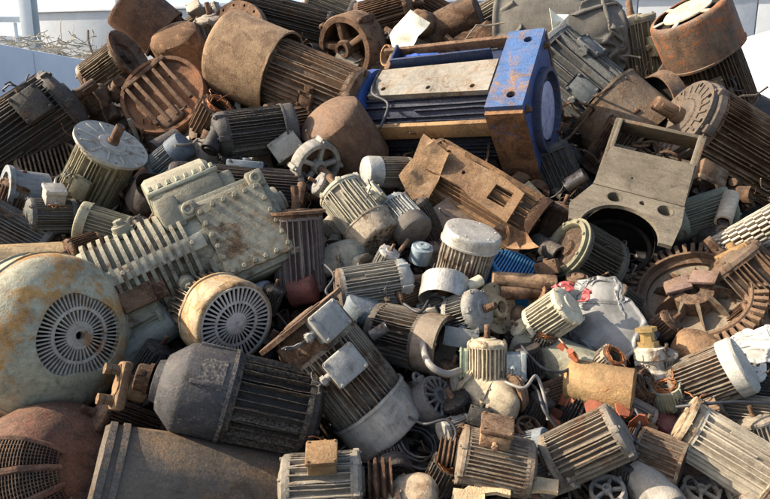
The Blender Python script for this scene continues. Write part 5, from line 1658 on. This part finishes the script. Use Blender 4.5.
pipe('cable', 'thin dark cable bridging the white band and the edge', [(676, 407, -.2), (706, 404, -.28), (738, 402, -.26), (775, 404, -.2)], 1.6, CABLE, 'cable')
pipe('cable', 'black cable hanging among the orange plastic bits', [(528, 382, -.12), (538, 392, -.2), (545, 412, -.2), (560, 430, -.15)], 1.8, CABLE, 'cable')
pipe('cable', 'looped grey wire over the boot shaped casting', [(505, 382, -.28), (524, 388, -.3), (536, 376, -.25), (544, 396, -.22), (548, 420, -.15)], 1.6, HOSE, 'cable')
q = random.Random(5)
for (x, y, w, lab) in ((492, 492, 40, 'splintered tan board lying at the foot of the slanted motor'), (536, 490, 46, 'wide pale broken board lying under the thick finned motor'), (468, 499, 36, 'short dark edged board at the very foot of the heap')):
    sheet('broken_board', lab, x, y, [(-w / 2, -6), (-w / 2 + 4, 9), (-4, 7), (2, 12), (w / 2, 8), (w / 2 - 3, -7), (4, -4)], t=-35, roll=q.uniform(-15, 15), d=-.2, mat=WOOD, cat='board', bend=.05, seed=x, th=.02)

drum('steel_drum', 'sunlit tan smooth drum behind the biggest domed motor', 22, 276, 66, 4, 6, L=1.7, d=.08, mat=M((.36, .27, .155), .5, .4, .2, .2, rl=(.38, .23, .10)), end='flat')


# --- smaller pieces between the big ones
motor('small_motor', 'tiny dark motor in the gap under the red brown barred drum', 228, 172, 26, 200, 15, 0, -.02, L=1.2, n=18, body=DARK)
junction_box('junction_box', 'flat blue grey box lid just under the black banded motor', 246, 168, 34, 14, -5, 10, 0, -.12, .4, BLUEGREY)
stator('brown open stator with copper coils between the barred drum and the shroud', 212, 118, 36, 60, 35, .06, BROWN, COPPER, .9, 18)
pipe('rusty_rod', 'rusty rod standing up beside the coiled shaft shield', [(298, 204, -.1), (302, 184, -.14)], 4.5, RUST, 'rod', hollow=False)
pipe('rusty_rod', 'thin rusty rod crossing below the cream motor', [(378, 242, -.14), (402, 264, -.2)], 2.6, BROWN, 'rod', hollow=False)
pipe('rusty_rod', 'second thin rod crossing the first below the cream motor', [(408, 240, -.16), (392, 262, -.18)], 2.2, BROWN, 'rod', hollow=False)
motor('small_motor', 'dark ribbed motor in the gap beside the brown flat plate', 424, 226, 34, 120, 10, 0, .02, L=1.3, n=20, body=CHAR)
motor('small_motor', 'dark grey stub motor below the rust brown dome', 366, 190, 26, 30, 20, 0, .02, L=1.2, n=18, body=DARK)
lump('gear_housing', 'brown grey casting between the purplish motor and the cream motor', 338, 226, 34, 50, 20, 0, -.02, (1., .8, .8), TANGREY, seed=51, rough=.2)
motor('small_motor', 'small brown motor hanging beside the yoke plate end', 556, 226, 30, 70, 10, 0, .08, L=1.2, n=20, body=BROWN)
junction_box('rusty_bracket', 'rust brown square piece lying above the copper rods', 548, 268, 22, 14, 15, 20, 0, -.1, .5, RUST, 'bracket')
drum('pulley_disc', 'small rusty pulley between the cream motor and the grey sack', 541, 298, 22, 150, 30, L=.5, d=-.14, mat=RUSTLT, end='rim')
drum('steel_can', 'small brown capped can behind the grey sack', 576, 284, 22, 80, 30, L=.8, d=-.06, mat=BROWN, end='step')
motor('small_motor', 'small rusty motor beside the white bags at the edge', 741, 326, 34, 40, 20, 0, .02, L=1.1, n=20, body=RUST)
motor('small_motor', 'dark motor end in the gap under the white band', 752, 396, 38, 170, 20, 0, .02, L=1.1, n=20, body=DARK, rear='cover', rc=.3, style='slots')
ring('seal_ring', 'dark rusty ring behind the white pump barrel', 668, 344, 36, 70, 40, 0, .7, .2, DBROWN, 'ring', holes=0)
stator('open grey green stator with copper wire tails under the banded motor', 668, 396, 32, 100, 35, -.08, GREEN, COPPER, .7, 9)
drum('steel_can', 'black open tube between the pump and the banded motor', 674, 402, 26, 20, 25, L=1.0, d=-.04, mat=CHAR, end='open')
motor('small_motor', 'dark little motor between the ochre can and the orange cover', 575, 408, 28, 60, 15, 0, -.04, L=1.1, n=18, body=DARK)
motor('small_motor', 'black oily stub between the alternator and the boot shaped casting', 462, 414, 32, 120, 30, 0, -.08, L=1.0, n=18, body=BLACK)
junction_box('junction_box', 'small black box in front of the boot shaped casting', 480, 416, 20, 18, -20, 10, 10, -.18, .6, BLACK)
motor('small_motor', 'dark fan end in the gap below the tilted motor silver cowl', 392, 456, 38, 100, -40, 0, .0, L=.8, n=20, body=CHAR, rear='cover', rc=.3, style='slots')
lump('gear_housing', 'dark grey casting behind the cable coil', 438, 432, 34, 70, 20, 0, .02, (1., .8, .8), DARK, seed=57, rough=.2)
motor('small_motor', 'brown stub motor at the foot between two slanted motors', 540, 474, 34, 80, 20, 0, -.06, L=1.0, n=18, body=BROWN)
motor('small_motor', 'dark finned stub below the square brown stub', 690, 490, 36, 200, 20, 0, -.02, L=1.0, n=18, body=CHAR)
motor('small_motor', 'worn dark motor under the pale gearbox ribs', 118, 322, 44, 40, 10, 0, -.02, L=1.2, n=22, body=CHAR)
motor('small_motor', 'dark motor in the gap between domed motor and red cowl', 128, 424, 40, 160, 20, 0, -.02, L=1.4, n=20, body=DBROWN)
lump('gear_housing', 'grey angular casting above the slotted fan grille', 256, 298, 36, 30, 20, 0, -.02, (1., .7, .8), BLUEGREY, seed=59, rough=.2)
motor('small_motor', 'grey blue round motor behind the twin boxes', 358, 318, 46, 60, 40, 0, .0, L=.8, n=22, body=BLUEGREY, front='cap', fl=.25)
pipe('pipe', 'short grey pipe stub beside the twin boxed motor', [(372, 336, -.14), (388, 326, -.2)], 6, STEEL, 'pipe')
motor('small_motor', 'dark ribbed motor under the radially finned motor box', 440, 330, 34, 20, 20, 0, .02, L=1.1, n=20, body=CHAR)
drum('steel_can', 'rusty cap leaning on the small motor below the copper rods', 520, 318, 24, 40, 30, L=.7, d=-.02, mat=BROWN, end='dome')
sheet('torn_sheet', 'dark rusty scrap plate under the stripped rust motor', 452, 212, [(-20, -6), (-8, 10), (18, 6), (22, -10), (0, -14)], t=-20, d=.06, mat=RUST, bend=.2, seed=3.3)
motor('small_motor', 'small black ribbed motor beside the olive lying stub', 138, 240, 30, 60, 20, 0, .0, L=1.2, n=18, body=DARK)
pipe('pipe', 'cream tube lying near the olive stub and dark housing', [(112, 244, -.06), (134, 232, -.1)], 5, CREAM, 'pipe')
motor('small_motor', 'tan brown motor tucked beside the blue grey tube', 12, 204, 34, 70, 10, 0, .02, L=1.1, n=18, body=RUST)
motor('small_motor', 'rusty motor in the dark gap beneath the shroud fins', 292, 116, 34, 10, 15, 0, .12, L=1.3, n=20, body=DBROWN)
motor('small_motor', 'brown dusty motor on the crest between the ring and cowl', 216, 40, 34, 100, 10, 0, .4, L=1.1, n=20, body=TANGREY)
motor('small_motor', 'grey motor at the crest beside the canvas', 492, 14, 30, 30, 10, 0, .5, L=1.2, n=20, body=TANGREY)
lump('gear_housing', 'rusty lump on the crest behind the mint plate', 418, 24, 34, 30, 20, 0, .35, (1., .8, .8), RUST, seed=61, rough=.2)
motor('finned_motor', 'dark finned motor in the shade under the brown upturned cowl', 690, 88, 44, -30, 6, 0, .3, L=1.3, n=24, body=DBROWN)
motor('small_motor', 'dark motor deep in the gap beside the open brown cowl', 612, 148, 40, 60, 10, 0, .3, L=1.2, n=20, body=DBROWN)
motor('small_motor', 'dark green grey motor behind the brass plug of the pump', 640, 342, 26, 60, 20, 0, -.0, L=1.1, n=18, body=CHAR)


# --- more small pieces in the middle and lower part
def small(px, py, D, a, t, mat, label, d=-.06, **k):
    return motor('small_motor', label, px, py, D, a, t, k.pop('roll', 0), d, L=k.pop('L', 1.1), n=k.pop('n', 16), body=mat, **k)


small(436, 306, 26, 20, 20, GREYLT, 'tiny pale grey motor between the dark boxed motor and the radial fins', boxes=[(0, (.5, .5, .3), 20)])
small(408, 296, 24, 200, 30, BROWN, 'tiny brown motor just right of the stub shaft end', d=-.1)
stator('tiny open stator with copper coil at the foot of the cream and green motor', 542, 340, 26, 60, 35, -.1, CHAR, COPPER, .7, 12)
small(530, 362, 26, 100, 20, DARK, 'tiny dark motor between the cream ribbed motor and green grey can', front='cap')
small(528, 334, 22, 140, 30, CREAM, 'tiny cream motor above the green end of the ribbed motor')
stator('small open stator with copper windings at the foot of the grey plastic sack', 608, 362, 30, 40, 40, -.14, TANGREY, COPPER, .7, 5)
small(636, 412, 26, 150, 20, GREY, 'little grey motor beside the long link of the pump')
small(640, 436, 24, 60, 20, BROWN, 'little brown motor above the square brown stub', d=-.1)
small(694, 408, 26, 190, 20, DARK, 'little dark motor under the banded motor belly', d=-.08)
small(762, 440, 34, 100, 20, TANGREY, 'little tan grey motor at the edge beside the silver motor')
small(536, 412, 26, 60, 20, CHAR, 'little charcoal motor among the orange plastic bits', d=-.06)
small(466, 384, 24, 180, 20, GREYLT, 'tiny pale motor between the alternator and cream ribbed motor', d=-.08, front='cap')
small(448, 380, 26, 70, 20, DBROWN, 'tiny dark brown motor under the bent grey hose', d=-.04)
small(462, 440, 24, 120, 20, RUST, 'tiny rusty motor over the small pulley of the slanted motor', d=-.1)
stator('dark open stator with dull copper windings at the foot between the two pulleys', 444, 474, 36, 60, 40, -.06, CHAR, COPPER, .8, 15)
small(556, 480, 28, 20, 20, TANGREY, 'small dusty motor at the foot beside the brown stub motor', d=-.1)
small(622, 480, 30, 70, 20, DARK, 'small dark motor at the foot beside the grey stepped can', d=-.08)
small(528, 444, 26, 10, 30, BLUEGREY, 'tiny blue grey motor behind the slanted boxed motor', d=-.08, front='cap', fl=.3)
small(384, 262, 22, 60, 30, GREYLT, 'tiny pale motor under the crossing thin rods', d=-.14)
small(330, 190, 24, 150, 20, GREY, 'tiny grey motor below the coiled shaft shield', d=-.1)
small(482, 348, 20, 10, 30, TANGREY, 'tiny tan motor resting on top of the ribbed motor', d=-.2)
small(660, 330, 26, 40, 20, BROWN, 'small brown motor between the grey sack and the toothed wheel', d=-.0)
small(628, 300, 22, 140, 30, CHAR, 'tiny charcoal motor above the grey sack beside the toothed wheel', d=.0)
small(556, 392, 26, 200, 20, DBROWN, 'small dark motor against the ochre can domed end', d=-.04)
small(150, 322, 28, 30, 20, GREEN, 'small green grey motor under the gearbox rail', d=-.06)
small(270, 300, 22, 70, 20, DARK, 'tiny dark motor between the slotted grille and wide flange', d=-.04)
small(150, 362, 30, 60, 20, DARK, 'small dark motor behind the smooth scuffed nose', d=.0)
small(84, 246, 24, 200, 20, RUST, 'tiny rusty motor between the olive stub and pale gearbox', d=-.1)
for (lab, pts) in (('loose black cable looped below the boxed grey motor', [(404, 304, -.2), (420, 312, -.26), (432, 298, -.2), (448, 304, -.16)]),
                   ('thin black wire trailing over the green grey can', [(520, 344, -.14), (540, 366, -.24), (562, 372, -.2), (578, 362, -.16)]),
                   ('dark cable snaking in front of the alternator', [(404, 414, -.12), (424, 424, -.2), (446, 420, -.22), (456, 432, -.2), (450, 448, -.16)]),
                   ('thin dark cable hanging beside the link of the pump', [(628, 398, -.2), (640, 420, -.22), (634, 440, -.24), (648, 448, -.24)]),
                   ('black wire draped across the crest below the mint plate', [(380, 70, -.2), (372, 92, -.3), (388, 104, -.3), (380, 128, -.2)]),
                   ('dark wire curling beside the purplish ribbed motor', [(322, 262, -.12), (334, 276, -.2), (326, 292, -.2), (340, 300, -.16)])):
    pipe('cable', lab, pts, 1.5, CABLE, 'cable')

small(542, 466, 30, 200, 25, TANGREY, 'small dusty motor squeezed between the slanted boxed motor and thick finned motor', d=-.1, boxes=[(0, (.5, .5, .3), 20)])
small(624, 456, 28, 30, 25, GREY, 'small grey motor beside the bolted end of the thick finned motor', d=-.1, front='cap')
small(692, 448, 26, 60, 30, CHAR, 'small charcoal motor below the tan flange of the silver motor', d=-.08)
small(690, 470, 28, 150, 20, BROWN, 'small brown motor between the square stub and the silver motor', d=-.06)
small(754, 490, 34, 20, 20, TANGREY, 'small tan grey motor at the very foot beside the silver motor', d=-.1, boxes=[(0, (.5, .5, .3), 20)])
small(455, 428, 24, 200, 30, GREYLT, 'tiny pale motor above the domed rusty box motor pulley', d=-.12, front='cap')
small(664, 366, 24, 80, 30, TANGREY, 'tiny dusty motor between the pump barrel and the banded motor', d=-.06)
bell('end_bell', 'small grey cast end bell at the foot beside the grey stepped can', 608, 492, 36, 100, 50, -.12, GREY, 5, .3)
bell('end_bell', 'small brown cast end bell below the boot shaped casting', 528, 428, 26, 60, 50, -.1, BROWN, 4, .3)
bell('end_bell', 'dusty end bell lying under the silver painted motor', 700, 492, 36, 60, 40, -.1, TANGREY, 5, .3)


# ------------------------------------------------------------------ light
SUN_EL, SUN_AZ = 33.0, -90.0        # azimuth measured from +Y (away from the viewer) towards +X
world = bpy.data.worlds.new('World'); scene.world = world
world.use_nodes = True
nt = world.node_tree
bg = nt.nodes['Background']
sky = nt.nodes.new('ShaderNodeTexSky'); sky.sky_type = 'NISHITA'; sky.sun_disc = False
sky.sun_elevation = RAD(SUN_EL); sky.sun_rotation = RAD(SUN_AZ)
sky.air_density = 1.0; sky.dust_density = 3.0; sky.ozone_density = 1.0
nt.links.new(sky.outputs[0], bg.inputs[0]); bg.inputs[1].default_value = .14
sd = bpy.data.lights.new('sun', 'SUN'); sd.energy = 5.0; sd.angle = RAD(.5); sd.color = (1, .88, .7)
so = bpy.data.objects.new('sun', sd); COL.objects.link(so)
dirv = Vector((math.sin(RAD(SUN_AZ)) * math.cos(RAD(SUN_EL)), math.cos(RAD(SUN_AZ)) * math.cos(RAD(SUN_EL)), math.sin(RAD(SUN_EL))))
so.rotation_euler = dirv.to_track_quat('Z', 'Y').to_euler()
so.location = dirv * 30
vs_ = scene.view_settings
vs_.view_transform = 'Standard'; vs_.look = 'None'; vs_.exposure = 1.25; vs_.gamma = 1.0; vs_.use_curve_mapping = False
# repeats share a group
from collections import Counter
import re
tops = [o for o in scene.objects if o.parent is None and o.get('label') and o.get('kind') is None]
cnt = Counter(re.sub(r'\.\d+$', '', o.name) for o in tops)
for o in tops:
    st = re.sub(r'\.\d+$', '', o.name)
    if o.get('category') == 'electric motor': o['group'] = 'scrapped electric motors'
    elif cnt[st] > 1 and o.get('group') is None: o['group'] = 'scrapped ' + st.replace('_', ' ') + ' pieces'
scene.render.engine = 'CYCLES'
scene.cycles.max_bounces = 6; scene.cycles.diffuse_bounces = 3; scene.cycles.glossy_bounces = 3
scene.cycles.use_denoising = True
